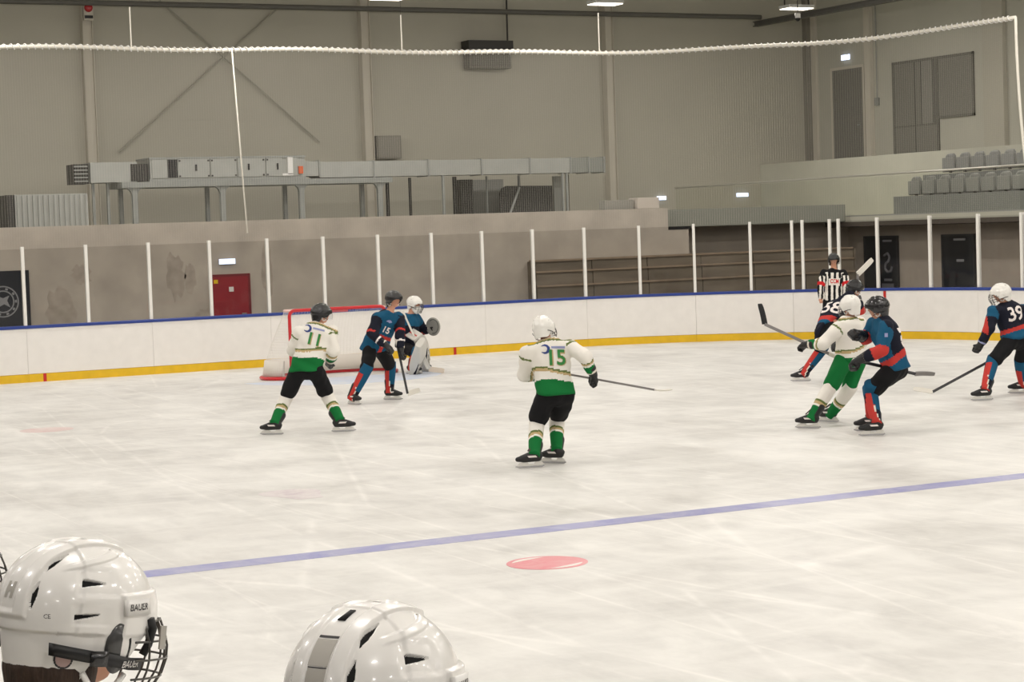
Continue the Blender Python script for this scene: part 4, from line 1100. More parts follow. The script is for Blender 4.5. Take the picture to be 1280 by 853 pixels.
def stick(label, butt, heel, tip, m_shaft=K_STICK, m_tape=K_TAPEW, up=None, blade_h=.075, tape_from=.0):
    """hockey stick: rectangular shaft, curved blade with tape"""
    butt, heel, tip = (np.asarray(q, float) for q in (butt, heel, tip))
    t = thing('hockey_stick', label, 'hockey stick', tuple(heel))
    d = unit(heel-butt); bd_ = unit(tip-heel); n_ = unit(np.cross(d, bd_)); e = np.cross(n_, d)
    mb = MB(); mb.obox((butt+heel)/2, d*(np.linalg.norm(heel-butt)/2), e*.016, n_*.011); mb.build('shaft', m_shaft, t, bevel=.004)
    vs = []; fs = []; n = 10; Lb = np.linalg.norm(tip-heel); upb = unit(-d-np.dot(-d, bd_)*bd_)
    for i in range(n+1):
        s_ = i/n; c = heel+bd_*Lb*s_+n_*(.035*s_*s_); h = blade_h*(1-.25*max(0, s_-.85)/.15)*.5
        w_ = .008-.003*s_
        for (hh, ww) in ((-h, -w_), (h, -w_), (h, w_), (-h, w_)): vs.append(c+upb*hh+n_*ww)
    for i in range(n):
        for k in range(4): fs.append((i*4+k, i*4+(k+1) % 4, i*4+4+(k+1) % 4, i*4+4+k))
    fs += [(0, 1, 2, 3), (n*4+3, n*4+2, n*4+1, n*4)]
    MB().raw(vs, fs).build('blade', m_tape, t, bevel=.002)
    MB().obox(butt+d*.06, d*.06, e*.019, n_*.014).build('butt_tape', K_TAPEW, t, bevel=.004)
    return t

# ---- kits -------------------------------------------------------------------------------------------
def white_jersey(flip=1.0, hem=.20):
    """0 white 1 green 2 olive 3 gold"""
    def pick(t, a, b, arm, s, c):
        i = np.zeros(len(t), int)
        tor = arm == 0
        wav = hem+.06*np.sin(a*flip*9+.4)
        i[tor & (t < wav)] = 1
        band = wav+.12+.07*np.maximum(0, a*flip)/.2
        i[tor & (t > band) & (t < band+.045)] = 3; i[tor & (t > band+.045) & (t < band+.08)] = 2
        yoke = .95-.25*np.abs(a)
        i[tor & (t > yoke) & (t < yoke+.03) & (b < .1)] = 2; i[tor & (t > yoke+.03) & (t < yoke+.055) & (b < .1)] = 3
        am = ~tor
        i[am & (s < .10) & (s > .055)] = 2
        i[am & (s > .62) & (s < .66)] = 2; i[am & (s > .66) & (s < .73)] = 3; i[am & (s > .80)] = 1
        return i
    return dict(jersey_mats=[C_WHITE, C_GREEN, C_DKGREEN, C_GOLD], jersey_pick=pick)
def white_sock(D, sd):
    def pick(s, p_):
        s = s+.35*float((p_-D['kn'+sd])@D['r'])*(1 if sd == 'L' else -1)
        if s < .40: return 0
        if s < .46: return 2
        if s < .53: return 3
        if s < .59: return 0
        return 1
    return pick
WKIT = dict(sock_mats=[C_WHITE, C_GREEN, C_DKGREEN, C_GOLD], sock_pick=white_sock, pants_mats=[C_BLACK], **white_jersey())
def dark_jersey(front=True):
    """0 navy 1 teal 2 red"""
    def pick(t, a, b, arm, s, c):
        i = np.zeros(len(t), int); tor = arm == 0; am = ~tor
        i[tor & (b > -.02) & (t > .28)] = 1
        i[tor & (t < .30) & (t > .02)] = 1; i[tor & (t < .30) & (np.abs(a) < .05)] = 0
        low = .26+.35*np.maximum(0, .2-np.abs(a))*0
        i[tor & (t > .24+.3*b) & (t < .31+.3*b)] = 2
        i[tor & (t < .24) & (np.abs(np.abs(a)-.11) < .03)] = 2
        i[am & (s < .46)] = 1; i[am & (s > .46) & (s < .58)] = 2
        return i
    return dict(jersey_mats=[C_NAVY, C_TEAL, C_RED, C_NUM], jersey_pick=pick)
def dark_sock(D, sd):
    ax = unit(D['an'+sd]-D['kn'+sd])
    def pick(s, p_):
        q = p_-D['kn'+sd]; q = q-ax*(q@ax); w_ = float(q@CR)/.08+.25*math.sin(s*3)
        if s < .12: return 1
        if w_ < -.75: return 0
        if w_ < -.15+.35*s: return 2
        if w_ < .02+.35*s: return 2 if s < .62 else 3
        return 1 if s < .72 else 0
    return pick
DKIT = dict(sock_mats=[C_NAVY, C_TEAL, C_RED, C_CREAM], sock_pick=dark_sock, pants_mats=[C_BLACK], **dark_jersey())

# ------------------------------------------------------------------ the players
def kit(base, **k):
    q = dict(base); q.update(k); return q
def back_print(D, root, number, m_num, size, down, logo=True, shift=0.0, tilt=0.0, m_edge=None, name='back_number'):
    u, r, f, L = D['u'], D['r'], D['f'], D['L']
    o = D['pel']+u*(L*down)+r*shift
    rr, uu = unit(r+u*tilt), unit(u-r*tilt)
    if m_edge is not None:
        decal(name+'_edge', D['jersey'], o+rr*.006-uu*.004, rr, uu, size*1.05, m_edge, D['jersey'], text=number, bold=.045, lift=.004, cell=.006)
    decal(name, D['jersey'], o, rr, uu, size, m_num, D['jersey'], text=number, bold=.02, lift=.007, cell=.006)
    if logo:
        lo = D['pel']+u*(L*(down+.19))-r*.115+r*shift
        cr = []
        for k in range(18):
            a0, a1 = math.radians(140-k*15.5), math.radians(140-(k+1)*15.5)
            w0 = .008+.024*math.sin(math.pi*k/18); w1 = .008+.024*math.sin(math.pi*(k+1)/18); R_ = .052
            cr.append([((R_-w0)*math.cos(a0), (R_-w0)*math.sin(a0)), (R_*math.cos(a0), R_*math.sin(a0)), (R_*math.cos(a1), R_*math.sin(a1)), ((R_-w1)*math.cos(a1), (R_-w1)*math.sin(a1))])
        decal('crescent_logo', D['jersey'], lo, rr, uu, 0, C_BLUEP, D['jersey'], polys=cr, cell=.005, lift=.005)
        decal('logo_bar', D['jersey'], lo+rr*.065+uu*.016, rr, uu, 0, C_PALEBL, D['jersey'], polys=[[(0, -.010), (.15, -.010), (.15, .012), (0, .012)]], cell=.006, lift=.005)

# number 11, white and green, back to the lens
S = dict(footL=(338, 544), footR=(431, 540), anL=(344, 527), anR=(424, 523), toeL=(334, 541, .03), toeR=(435, 536, .02),
         pel=(383, 460, .06), neck=(399, 404, .12), head=(401.5, 392, .16), shL=(374, 416, .06), shR=(414, 415, .12), hipL=(373, 463, .06), hipR=(394, 463, .06),
         knL=(358, 497, .22), knR=(409, 495, .22), elL=(366, 438, .10), elR=(417, 439, .16), haL=(380, 452, .40), haR=(411, 455, .26), face=(.86, -.06, -.5))
D = joints_from_view(S)
r11, h11, _ = person('person', 'hockey player in white and green shirt with 11 on the back and a black helmet', D, kit(WKIT, helmet=K_HELMB, visor=True))
back_print(D, r11, '11', C_NUMG, .155, .62, tilt=.04, shift=-.01, m_edge=C_GOLD)

# number 15, white and green, nearest skater
S = dict(footL=(663, 585), footR=(694, 580), anL=(668, 566), anR=(696, 560), toeL=(645, 583, -.05), toeR=(685, 575, .06),
         pel=(694, 489, .04), neck=(684, 424, .10), head=(679, 410, .13), shL=(660, 440, .02), shR=(713, 434, .10), hipL=(683, 495, .02), hipR=(706, 494, .06),
         knL=(671, 529, .2), knR=(696, 524, .24), elL=(655, 468, .06), elR=(731, 446, .06), haL=(680, 470, .36), haR=(743, 471, .0), face=(.45, -.15, -.85))
D = joints_from_view(S); D['gripR'] = unit(-CD*-1.0)*0+unit(CD*.3-CR*.9)
r15, h15, _ = person('person', 'hockey player in white and green shirt with 15 on the back and a white helmet', D, kit(WKIT, helmet=K_HELMW, cage=True, **white_jersey(-1, .17)))
back_print(D, r15, '15', C_NUMG, .165, .60, tilt=-.12, shift=.05, m_edge=C_GOLD)
d15 = float((D['haR']-CAM)@CF)
stick('grey hockey stick held out sideways by the white 15 player', at_depth(688, 464, d15+.30), at_depth(818, 487.5, d15-.02), at_depth(838, 491, d15+.22), K_STICKG, K_TAPEW, blade_h=.05)

# number 15, dark shirt, in front of the goal
S = dict(footL=(493, 500), footR=(437, 506), anL=(487, 489), anR=(440, 497), toeL=(503, 497, -.06), toeR=(445, 504, -.06),
         pel=(468, 433, .0), neck=(488, 389, -.02), head=(492, 374, -.05), shR=(472, 397, -.12), shL=(499, 397, .10), hipR=(463, 437, -.06), hipL=(475, 436, .06),
         knR=(457, 464, -.10), knL=(488, 459, -.10), elR=(465, 418, -.26), elL=(500, 416, -.02), haR=(485, 434, -.36), haL=(501, 441, -.22), face=(.80, -.05, .55))
D = joints_from_view(S); D['gripL'] = D['gripR'] = unit(CR*.5+CD*.6)
def dj15(t, a, b, arm, s, c):
    i = np.zeros(len(t), int); tor = arm == 0; am = ~tor
    i[tor & (b > .0)] = 1; i[tor & (t < .34)] = 1
    i[tor & (t > .28) & (t < .36)] = 2; i[tor & (t < .28) & (np.abs(a+.02) < .035)] = 2; i[tor & (t < .30) & (a < -.02) & (b < -.04)] = 1
    i[am & (s > .44) & (s < .50)] = 2
    i[am & (s > .78) & (s < .84)] = 3
    return i
rd15, hd15, _ = person('person', 'hockey player in dark blue shirt and black helmet in front of the goal', D, kit(DKIT, helmet=K_HELMB, jersey_pick=dj15))
u, r, f, L = D['u'], D['r'], D['f'], D['L']
decal('chest_number', D['jersey'], D['pel']+u*L*.52+r*.02+f*.1, -r, u, .095, C_NUM, D['jersey'], text='15', bold=.03, lift=.008, cell=.006)
decal('chest_crest', D['jersey'], D['pel']+u*L*.76+r*.04+f*.1, -r, u, 0, C_PALEBL, D['jersey'], polys=[[(-.05, -.015), (.02, -.025), (.05, .0), (.02, .02), (-.02, .012)]], cell=.006, lift=.006)
dd = float((D['haL']-CAM)@CF)
stick('dark hockey stick with a white taped blade beside the goal skater', at_depth(495, 424, dd+.05), at_depth(509.5, 492.5, dd-.05), at_depth(524, 488, dd+.02), K_STICK, K_TAPEW)

# goalkeeper
S = dict(footL=(527, 465), footR=(515, 468), anL=(525, 458), anR=(514, 460), toeL=(533, 463, .0), toeR=(522, 466, -.04),
         pel=(508, 431, .02), neck=(513, 392, .0), head=(518, 379, -.02), shR=(507, 400, -.14), shL=(520, 398, .16), hipR=(505, 435, -.10), hipL=(512, 434, .12),
         knR=(520, 441, -.12), knL=(526, 438, .12), elR=(509, 416, -.24), elL=(529, 413, .2), haR=(519, 422, -.24), haL=(541, 409, .14), face=(.93, -.12, .25))
D = joints_from_view(S); D['gripR'] = unit(CR*.7+CD*.4)
def djg(t, a, b, arm, s, c):
    i = np.zeros(len(t), int); tor = arm == 0; am = ~tor
    i[tor & (t > .62)] = 1; i[tor & (t < .34) & (t > .26)] = 2; i[am & (s < .22)] = 1; i[am & (s > .5) & (s < .62)] = 2; i[am & (s > .62)] = 0
    return i
rg, hg, _ = person('person', 'goalkeeper in dark shirt, white mask and big grey leg pads', D, kit(DKIT, helmet=K_HELMW, cage=True, jersey_pick=djg, gloves=True, bulk=1.12, pants_mats=[C_BLACK]))
# throat guard and mask chin
HM = frame_from(D['face'], D['headup'], D['head'])
mb = MB(); capsule(mb, (.03, 0, -.10), (.095, 0, -.095), .075, .05); capsule(mb, (.06, .03, -.14), (.06, -.03, -.14), .05, .05)
mb.v = [tuple(HM[:3, :3]@np.array(q)+D['head']) for q in mb.v]
finish('mask_chin', fuse(mb, .01, 2), [K_HELMW], hg)
for sd in 'LR':
    kn, an = D['kn'+sd], D['an'+sd]; ax = unit(kn-an); td = D['toe'+sd]-an; td[2] = 0; td = unit(td); fr = unit(td-np.dot(td, ax)*ax); lt = np.cross(ax, fr)
    c0 = an-ax*.06+fr*.06; mb = MB(); Lp = np.linalg.norm(kn-an)
    lt = lt*1.12; fr_ = fr; loft(mb, [(c0, lt*.135, fr*.065), (c0+ax*.06+fr*.02, lt*.145, fr*.07), (c0+ax*(Lp*.55), lt*.155, fr*.095), (c0+ax*(Lp+.02), lt*.16, fr*.105), (c0+ax*(Lp+.16)-fr*.01, lt*.155, fr*.09), (c0+ax*(Lp+.32)-fr*.04, lt*.14, fr*.06)], 24, 4)
    loft(mb, [(c0+fr*.03+ax*.0+td*.05, lt*.10, fr*.05), (c0+fr*.08-ax*.05+td*.06, lt*.10, fr*.04)], 20, 3)
    pad = finish('leg_pad', fuse(mb, .012, 3), [C_GRAY], rg)
    for k in (.25, .55, .85):
        MB().obox(c0+ax*(Lp*k)+fr*.098, lt*.125, ax*.010, fr*.006).build('pad_roll', C_PAD2, pad)
    MB().obox(c0+ax*(Lp*.5)+fr*.06+lt*.14, fr*.02, ax*(Lp*.42), lt*.007).obox(c0+ax*(Lp*.5)+fr*.06-lt*.14, fr*.02, ax*(Lp*.42), lt*.007).build('pad_piping', C_NAVY, pad)
# chest and thigh bulk: grey trapper and blocker
h = D['haL']; d = unit(h-D['elL']); mb = MB()
n_ = unit(-CF*.7-CR*.3); l_ = unit(np.cross(d, n_)); up_ = np.cross(n_, l_)
for a in np.linspace(0, 2*math.pi, 30, endpoint=False):
    capsule(mb, h+l_*.03, h+d*.03+(d*math.cos(a)*.145+l_*math.sin(a)*.135)+n_*.03, .04, .035, 8, 3)
tr = finish('catching_glove', fuse(mb, .012, 3), [mat('trapper_grey', (150, 149, 142), .8, bump=.3, bscale=40)], rg)
MB().tube([h+d*.05+(d*math.cos(a)*.135+l_*math.sin(a)*.125)+n_*.055 for a in np.linspace(-2.0, 2.0, 16)], .012, 6).build('glove_rim', mat('trapper_rim', (96, 96, 92), .8), tr, True)
h = D['haR']; d = unit(h-D['elR']); out = unit(-CF*.8+CR*.3); out = unit(out-np.dot(out, d)*d); l_ = np.cross(d, out)
bk = MB().obox(h+out*.06, d*.17, l_*.10, out*.022).build('blocker', C_GRAY, rg, bevel=.015)
MB().obox(h+out*.084, d*.12, l_*.012, out*.003).build('blocker_stripe', C_RED, bk)
mb = MB(); loft(mb, [(D['pel']+D['u']*.34+D['fwd']*.10, D['r']*.19, D['fwd']*.10), (D['pel']+D['u']*.05+D['fwd']*.14, D['r']*.21, D['fwd']*.10), (D['pel']-D['u']*.12+D['fwd']*.14, D['r']*.20, D['fwd']*.11)], 24, 3)
dg_ = float((D['haR']-CAM)@CF)
gs = stick('white goalkeeper stick slanting across the goalkeeper to the ice', at_depth(503.5, 389, dg_-.10), at_depth(536, 461.5, dg_-.10), at_depth(555, 464, dg_-.06), K_TAPEW, mat('goal_blade', (214, 200, 184), .6), blade_h=.09)
a_, b_ = at_depth(519, 423.5, dg_-.10), at_depth(536, 461.5, dg_-.10)
MB().obox((a_+b_)/2, (b_-a_)/2, unit(CR+CD*-.2)*.042, CF*.012).build('paddle', C_GRAY, gs, bevel=.004)

# referee by the corner boards
S = dict(footL=(1049, 430), footR=(1033, 430), anL=(1048.5, 421.5), anR=(1033.5, 421.5), toeL=(1052, 427, -.14), toeR=(1030, 427, -.14),
         pel=(1041.5, 373, .0), neck=(1042, 336, .02), head=(1042, 324.5, -.02), shR=(1030, 342, .0), shL=(1054.5, 342, .0), hipR=(1035.5, 377, .0), hipL=(1047, 377, .0),
         knR=(1034.5, 400, -.06), knL=(1048, 400, -.06), elR=(1025.5, 358, .04), elL=(1058.5, 357, .04), haR=(1026, 374, -.06), haL=(1058, 374, -.06), face=(.02, -.12, 1.0))
D = joints_from_view(S)
def refpick(t, a, b, arm, s, c):
    i = np.zeros(len(t), int); tor = arm == 0; am = ~tor
    i[tor & ((np.floor((a+.5)/.052).astype(int) % 2) == 0)] = 1
    i[tor & (t > .86)] = 0; i[tor & (b > .02) & (np.abs(a) < .115) & (t > .42) & (t < .66)] = 1
    i[am & ((np.floor((c@CR)/.040).astype(int) % 2) == 0)] = 1
    i[am & (s < .16)] = 0
    i[am & (s > .38) & (s < .50)] = 2
    return i
rr_, hr_, _ = person('person', 'referee in a black and white striped shirt with red armbands standing by the boards', D,
    dict(jersey_mats=[C_BLACK, C_WHITE, C_REFRED], jersey_pick=refpick, pants_mats=[C_BLACK], pants_len=1.0, pants_r=.10, sock_mats=[C_BLACK], sock_pick=lambda D_, s_: (lambda a, b: 0), helmet=K_HELMB, visor=True, gloves=False, bulk=.95, cuff=.05), group='officials on the ice')
decal('chest_print', D['jersey'], D['pel']+D['u']*D['L']*.56+D['f']*.1, -D['r'], D['u'], .085, C_REFRED, D['jersey'], text='CCM', bold=.02, width=.17, lift=.010, cell=.006)
tag(r11, None, None)
# white front plate on the referee's helmet
# number 58, bent forward behind the white skater
S = dict(footR=(1050, 477), footL=(1001, 477), anR=(1047, 467), anL=(1005, 467), toeR=(1058, 474, .05), toeL=(994, 475, .02),
         pel=(1033, 412, -.05), neck=(1051, 378, .28), head=(1069, 360, .44), shR=(1062, 370, .26), shL=(1033, 391, .20), hipR=(1039, 412, .02), hipL=(1027, 416, -.06),
         knL=(1026, 439, -.02), knR=(1052, 438, .12), elR=(1076, 388, .34), elL=(1040, 410, .38), haR=(1073, 374, .50), haL=(1062, 405, .45), face=(.85, -.25, -.35))
D = joints_from_view(S)
def dj58(t, a, b, arm, s, c):
    i = np.zeros(len(t), int); tor = arm == 0; am = ~tor
    i[tor & (b > .05) & (t > .4)] = 1; i[tor & (t < .22)] = 1; i[tor & (t > .12+.1*a) & (t < .27+.1*a)] = 2; i[tor & (t < .0)] = 0
    i[am & (s < .30) & (s > .16)] = 1; i[am & (s > .46) & (s < .56)] = 2
    return i
r58, h58, _ = person('person', 'hockey player in dark shirt with 58 on the back, bent forward behind the white skater', D, kit(DKIT, helmet=K_HELMB, jersey_pick=dj58))
back_print(D, r58, '58', C_NUM, .25, .58, logo=False, name='back_number')
dd = float((D['haR']-CAM)@CF)
stick('hockey stick raised upright with a pale blade in front of the dark door', at_depth(1072.5, 400, dd-.05), at_depth(1072, 343, dd-.05), at_depth(1092, 324, dd+.04), K_STICKG, K_TAPEW, blade_h=.085)

# white and green skater with a raised stick
S = dict(footL=(1011, 536), footR=(1037, 528), anL=(1015, 522), anR=(1039, 517), toeL=(1006, 533, .04), toeR=(1031, 526, .06),
         pel=(1063, 447, .0), neck=(1062, 396, .0), head=(1063, 382, -.01), shL=(1049, 409, -.14), shR=(1074, 404, .18), hipL=(1054, 452, -.08), hipR=(1072, 450, .10),
         knL=(1036, 487, -.05), knR=(1060, 489, .12), elL=(1029, 430, -.18), elR=(1078, 428, .30), haL=(1006, 431, -.05), haR=(1050, 432, .36), face=(-.55, -.1, -.75))
D = joints_from_view(S); D['gripL'] = unit(CD*.6-CF*-.5)
rgw, hgw, _ = person('person', 'hockey player in white shirt, green shorts and white helmet, reaching a stick forward', D, kit(WKIT, helmet=K_HELMW, cage=True, pants_mats=[C_GREEN], **white_jersey(1, .04)))
dd = float((D['haL']-CAM)@CF)
stick('dark hockey stick with a black taped blade stretched out by the white skater', at_depth(1046, 447, dd+.22), at_depth(956, 405.5, dd-.05), at_depth(951.5, 379, dd+.0), K_STICKG, K_TAPEB, blade_h=.07)

# dark skater pressing from behind
S = dict(footL=(1092, 545), footR=(1084, 539), anL=(1095, 526), anR=(1089, 521), toeL=(1074, 542, -.02), toeR=(1068, 536, .0),
         pel=(1119, 458, .0), neck=(1101, 397, .02), head=(1096.5, 384, .02), shL=(1108, 409, -.16), shR=(1093, 405, .20), hipL=(1114, 464, -.09), hipR=(1123, 462, .10),
         knL=(1088, 492, -.12), knR=(1089, 487, .10), elL=(1102, 438, -.24), elR=(1082, 424, .24), haL=(1072, 451, -.22), haR=(1072, 417, .02), face=(-.88, -.1, -.25))
D = joints_from_view(S); D['hand_scale'] = 1.15; D['gripL'] = unit(-CR*.5+CD*.5)
def djd(t, a, b, arm, s, c):
    i = np.zeros(len(t), int); tor = arm == 0; am = ~tor
    i[tor & (b > .05)] = 1; i[tor & (t < .22)] = 1
    i[tor & (t > .10-.6*b) & (t < .24-.6*b) & (t < .55)] = 2
    i[am & (s < .50)] = 1; i[am & (s > .44) & (s < .80)] = 2; i[am & (s > .80)] = 0
    return i
rdk, hdk, _ = person('person', 'hockey player in dark shirt and black helmet leaning against the white skater', D, kit(DKIT, helmet=K_HELMB, jersey_pick=djd, visor=True))
u, r, f, L = D['u'], D['r'], D['f'], D['L']
for (o_, w_) in ((.66, .05), (.50, .075), (.38, .05)):
    decal('back_stripe', D['jersey'], D['pel']+u*L*o_-f*.1-r*.12, r, u, 0, C_NUM, D['jersey'], polys=[[(-.05, -.03), (.05, -.03), (.05, .03), (-.05, .03)]], cell=.006, lift=.008)
MB().obox(D['elL']*.35+D['shL']*.65+unit(D['elL']-D['shL'])*0-CF*.093, CR*.018, CD*.022, CF*.004).build('sleeve_patch', C_PALEBL, D['jersey'])
dd = float((D['haL']-CAM)@CF)
stick('hockey stick held low behind the leaning dark skater, its blade showing past his hip', at_depth(1066, 450, dd+.02), at_depth(1144, 467.5, dd+.44), at_depth(1167, 465.5, dd+.50), K_STICK, K_STICKG, blade_h=.06)

# number 39 with a white helmet at the picture edge
S = dict(footL=(1226, 501), footR=(1282, 492), anL=(1232, 485), anR=(1279, 480), toeL=(1215, 498, -.02), toeR=(1273, 490, .02),
         pel=(1270, 421, .0), neck=(1256, 378, .02), head=(1251, 366, .0), shL=(1242, 389, -.10), shR=(1277, 387, .12), hipL=(1263, 427, -.06), hipR=(1281, 426, .08),
         knL=(1240, 454, -.10), knR=(1276, 456, .05), elL=(1236, 412, -.12), elR=(1294, 408, .12), haL=(1224, 434, -.12), haR=(1281, 428, .30), face=(-.85, -.15, -.2))
D = joints_from_view(S)
def dj39(t, a, b, arm, s, c):
    i = np.zeros(len(t), int); tor = arm == 0; am = ~tor
    i[tor & (b > .05)] = 1; i[tor & (t < .24)] = 1; i[tor & (t > .16) & (t < .27)] = 2
    side = (c@CR) < float(D['elL']@CR)-.02
    i[am & (s < .22)] = 1; i[am & (s > .22) & (s < .66) & side] = 2
    return i
r39, h39, _ = person('person', 'hockey player in dark shirt with 39 on the back and a white helmet', D, kit(DKIT, helmet=K_HELMW, cage=True, jersey_pick=dj39, glove_trim=C_PALEBL))
back_print(D, r39, '39', C_NUM, .20, .62, logo=False, tilt=-.1)
dd = float((D['haR']-CAM)@CF)
stick('dark hockey stick reaching to the ice in front of the dark 39 player', at_depth(1290, 423, dd+.05), at_depth(1166, 490, dd-.35), at_depth(1142, 484.5, dd-.30), K_STICK, K_TAPEW, blade_h=.065)

# ------------------------------------------------------------------ players on the bench, close to the lens
struct(MB().box((-15.2, -37, -.05), (-13.16, -24, .20)).build('floor_bench', M_DARKFLOOR))
struct(MB().box((-13.13, -37, .155), (-13.0, -24, .99)).build('wall_bench_boards', M_BOARD))
struct(MB().box((-13.15, -37, .99), (-12.99, -24, 1.04)).build('trim_1', M_CAPB))
def bench_joints(px, py, depth, face, lean):
    D = {}; f = unit(CR*face[0]-CD*face[1]-CF*face[2]); D['face'] = f; fh = unit(np.array([f[0], f[1], 0])); up = np.array([0, 0, 1.0]); rt = np.cross(fh, up)
    hd = at_depth(px, py, depth); D['head'] = hd; D['headup'] = unit(up*1.0+f*face[3])
    D['neck'] = hd-up*.15-fh*.07; k = D['neck'][2]
    body_f = np.array([1.0, 0, 0]); body_r = np.array([0, -1.0, 0])
    pz = k-.48; D['pel'] = np.array([min(D['neck'][0]-lean, -13.44), D['neck'][1], pz]); n = D['neck']
    for sd, s in (('L', -1), ('R', 1)):
        D['sh'+sd] = n+body_r*s*.19-up*.07; D['hip'+sd] = D['pel']+body_r*s*.10-up*.04
        D['an'+sd] = np.array([D['pel'][0]-.06, D['pel'][1], 0])+body_r*s*.16+up*.34; D['g'+sd] = D['an'+sd]*np.array([1, 1, 0])+up*.20
        D['toe'+sd] = D['an'+sd]+body_f*.17-up*.05; D['kn'+sd] = (D['hip'+sd]+D['an'+sd])/2+body_f*.07+body_r*s*.03
        D['ha'+sd] = np.array([-13.06, n[1], 1.10])+body_r*s*.27; D['el'+sd] = (D['sh'+sd]+D['ha'+sd])/2+body_r*s*.10-up*.10-body_f*.08
    return D
def surf_band(name, hp, path, half, off, m, parent, thick=.003):
    vs = []; fs = []
    for (d, z) in path:
        for (zz, oo) in ((z-half, off), (z+half, off), (z+half, off-thick), (z-half, off-thick)): vs.append(hp(d, zz, oo))
    n = len(path)
    for i in range(n-1):
        for k in range(4): fs.append((i*4+k, i*4+(k+1) % 4, i*4+4+(k+1) % 4, i*4+4+k))
    fs += [(0, 1, 2, 3), (n*4-1, n*4-2, n*4-3, n*4-4)]
    return MB().raw(vs, fs).build(name, m, parent, True)
M_INK = mat('ink_dark', (58, 56, 58), .6); M_INKG = mat('ink_grey', (186, 182, 174), .6); M_INKW = mat('ink_white', (226, 224, 220), .6); M_STICKER = mat('sticker_rose', (206, 176, 172), .6); M_EARG = mat('ear_guard', (70, 70, 70), .25, coat=.4); M_LABEL = mat('label_pale', (228, 226, 222), .3)
C_HELM = mat('helmet_gloss_white', (247, 245, 241), 0.26, coat=0.5)
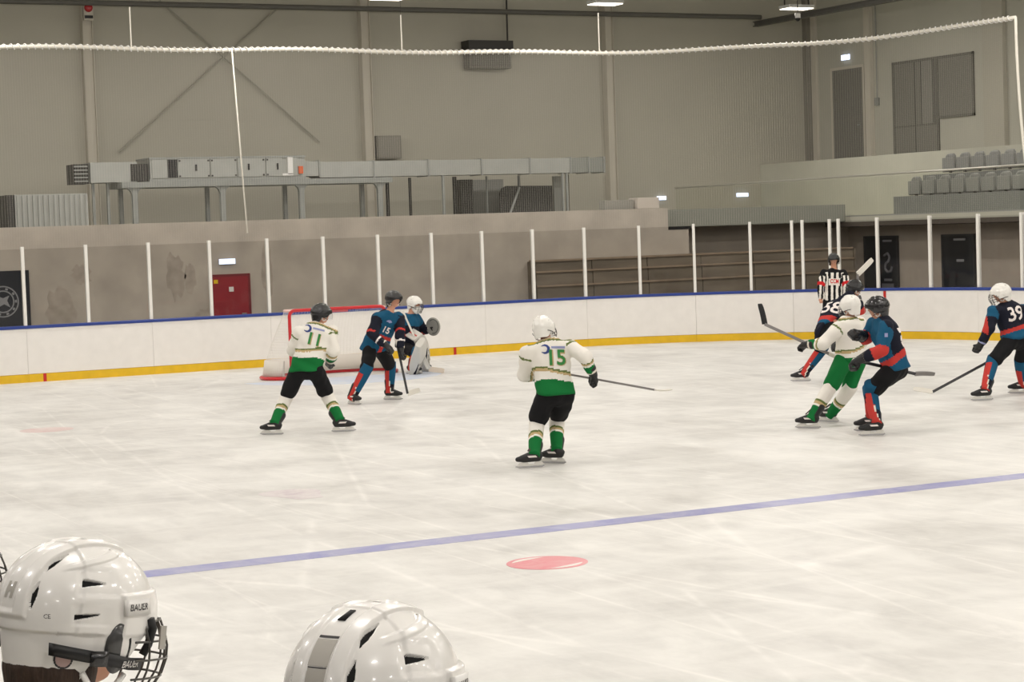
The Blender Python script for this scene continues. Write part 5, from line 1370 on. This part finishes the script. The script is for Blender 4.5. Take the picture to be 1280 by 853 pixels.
def bench_player(label, px, py, depth, face, lean, big_sticker=False, hair=True, detail=(600, 300)):
    D = bench_joints(px, py, depth, face, lean)
    root, helm, hp = person('person', label, D, kit(WKIT, helmet=C_HELM, voxel=.022, detail=detail), group='players on the bench')
    M = frame_from(D['face'], D['headup'], D['head']); hx, hy, hz = M[:3, 0], M[:3, 1], M[:3, 2]
    tang = lambda d: unit(hp(d-1, .02)-hp(d+1, .02))
    # brow label on the wearer's right temple (and left)
    for sg in (1, -1):
        plate = surf_band('brow_label', hp, [(sg*d, .021+.00010*(88-d)) for d in np.linspace(87, 62, 9)], .0125, .0142, M_LABEL, helm, .006)
        rt = tang(sg*75)*sg
        decal('brow_letters', plate, hp(sg*75, .0225, .016), unit(rt+hz*.06), hz, .0115, M_INK, plate, text='BAUER', bold=.01, width=.046, cell=.0011, lift=.0006, shear=.15, reach=.05)
        st_ = surf_band('ear_strap', hp, [(sg*d, z) for d, z in zip(np.linspace(138, 60, 16), np.interp(np.linspace(138, 60, 16), [60, 75, 100, 138], [-.074, -.072, -.062, -.048]))], .0105, .012, K_BLACK, helm, .003)
        decal('strap_letters', st_, hp(sg*75, -.072, .02), rt, hz, .0115, M_INKW, st_, text='BAUER', bold=.012, width=.042, cell=.0010, lift=.0008, shear=.25, reach=.05)
        surf_band('buckle', hp, [(sg*d, -.062) for d in (109, 105, 101, 97)], .013, .016, K_HELMB, helm, .006)
        # oval ear guard
        vs = [hp(sg*86, -.045, .006)]+[hp(sg*(86+10*math.cos(t)), -.045+.040*math.sin(t), .007) for t in np.linspace(0, 2*math.pi, 24, endpoint=False)]
        vs += [hp(sg*(86+11.5*math.cos(t)), -.045+.044*math.sin(t), .001) for t in np.linspace(0, 2*math.pi, 24, endpoint=False)]
        fs = [(0, 1+k, 1+(k+1) % 24) for k in range(24)]+[(1+k, 25+k, 25+(k+1) % 24, 1+(k+1) % 24) for k in range(24)]
        MB().raw(vs, fs).build('ear_guard', M_EARG, helm, True)
        MB().tube([hp(sg*d, z, -.002) for d, z in ((112, -.088), (104, -.112), (92, -.122), (80, -.112), (72, -.09))], .0055, 6).build('ear_loop', C_HELM, helm, True)
        cl = MB(); cl.tube([hp(sg*60, .004, .012), hp(sg*58, -.012, .016), hp(sg*59, -.040, .014), hp(sg*61, -.058, .010)], .0075, 8); cl.build('cage_clip', K_BLACK, helm, True)
        vsd = hp(sg*52, -.028, .030); MB().obox(vsd, hz*.020, hx*.006, hy*.002).build('clip_plate', M_INKG, helm)
        # round sticker on the rear skirt and small marks
        cpos = hp(sg*127, -.066, .01); nrm_rt = tang(sg*127)*sg
        ringp = [[(.013*math.cos(a), .013*math.sin(a)), (.016*math.cos(a), .016*math.sin(a)), (.016*math.cos(a+.3), .016*math.sin(a+.3)), (.013*math.cos(a+.3), .013*math.sin(a+.3))] for a in np.arange(0, 6.28, .28)]
        decal('round_sticker', helm, cpos, nrm_rt, hz, 0, M_STICKER, helm, polys=[[(.0135*math.cos(a), .0135*math.sin(a)) for a in np.linspace(0, 6.28, 20)]], cell=.0015, lift=.0008, reach=.04)
        decal('sticker_ring', helm, cpos, nrm_rt, hz, 0, M_INK, helm, polys=ringp, cell=.0011, lift=.0012, reach=.04)
        decal('ce_mark', helm, hp(sg*141, .004, .01), tang(sg*141)*sg, hz, .007, M_INK, helm, text='CE', bold=0, cell=.0009, lift=.0006, reach=.04)
    # rear spine stickers
    rb = unit(hp(179, .04)-hp(181, .04)); rb = unit(np.cross(hz, -hx)) if np.dot(rb, rb) < .5 else rb
    rb = unit(np.cross(hz, -hx))
    if big_sticker:
        for (z0, z1, m_, w_) in ((.050, .085, M_INKG, .016), (.086, .089, M_INK, .016), (.020, .047, M_INKG, .015), (.0475, .0495, M_INK, .015)):
            decal('spine_sticker', helm, hp(180, 0, .03)-hz*0, rb, hz, 0, m_, helm, polys=[[(-w_, z0), (w_, z0), (w_, z1), (-w_, z1)]], cell=.0015, lift=.0008, reach=.12)
        latch = surf_band('size_latch', hp, [(180-k, .112) for k in (-5, 0, 5)], .006, .004, K_VENT, helm, .008)
    else:
        decal('spine_logo', helm, hp(180, .040, .01), rb, hz, 0, M_INKG, helm, polys=[[(-.011, -.014), (-.004, -.014), (-.004, .014), (-.011, .014)], [(.003, -.014), (.011, -.014), (.011, .014), (.003, .014)], [(-.005, -.006), (.004, -.002), (.004, .006), (-.005, .004)]], cell=.0012, lift=.0008, reach=.04)
    for (d, z) in ((75, .112), (-75, .112)):
        q = hp(d, z, .002); MB().ball(q, .0035, 8, 6).build('rivet', M_INKG, helm, True)
    helmet_cage(helm, M, .0021)
    if hair:
        mb = MB()
        for d in range(118, 243, 9):
            q0 = hp(d, -.085, -.022); q1 = hp(d, -.17, -.030); capsule(mb, q0, q1-D['face']*.0, .020, .016, 8, 3)
        capsule(mb, D['head']-hz*.09-hx*.03, D['head']-hz*.15-hx*.03, .07, .06)
        finish('hair', fuse(mb, .008, 2), [C_HAIR], root)
    return root
bench_player('nearest bench player whose white helmet shows its side letters, black strap and wire cage', 95, 769, 3.50, (.66, -.10, -.75, .0), .22)
bench_player('bench player seen from behind in a white helmet with grey stickers on its spine', 466, 872, 2.80, (.50, -.08, -.866, .0), .22, True)
bench_player('bench player cut by the picture edge, only the edge of the cage showing', -95, 690, 4.3, (.94, -.06, -.30, .0), .22, detail=(160, 80))

bpy.data.scenes.remove(WORK)
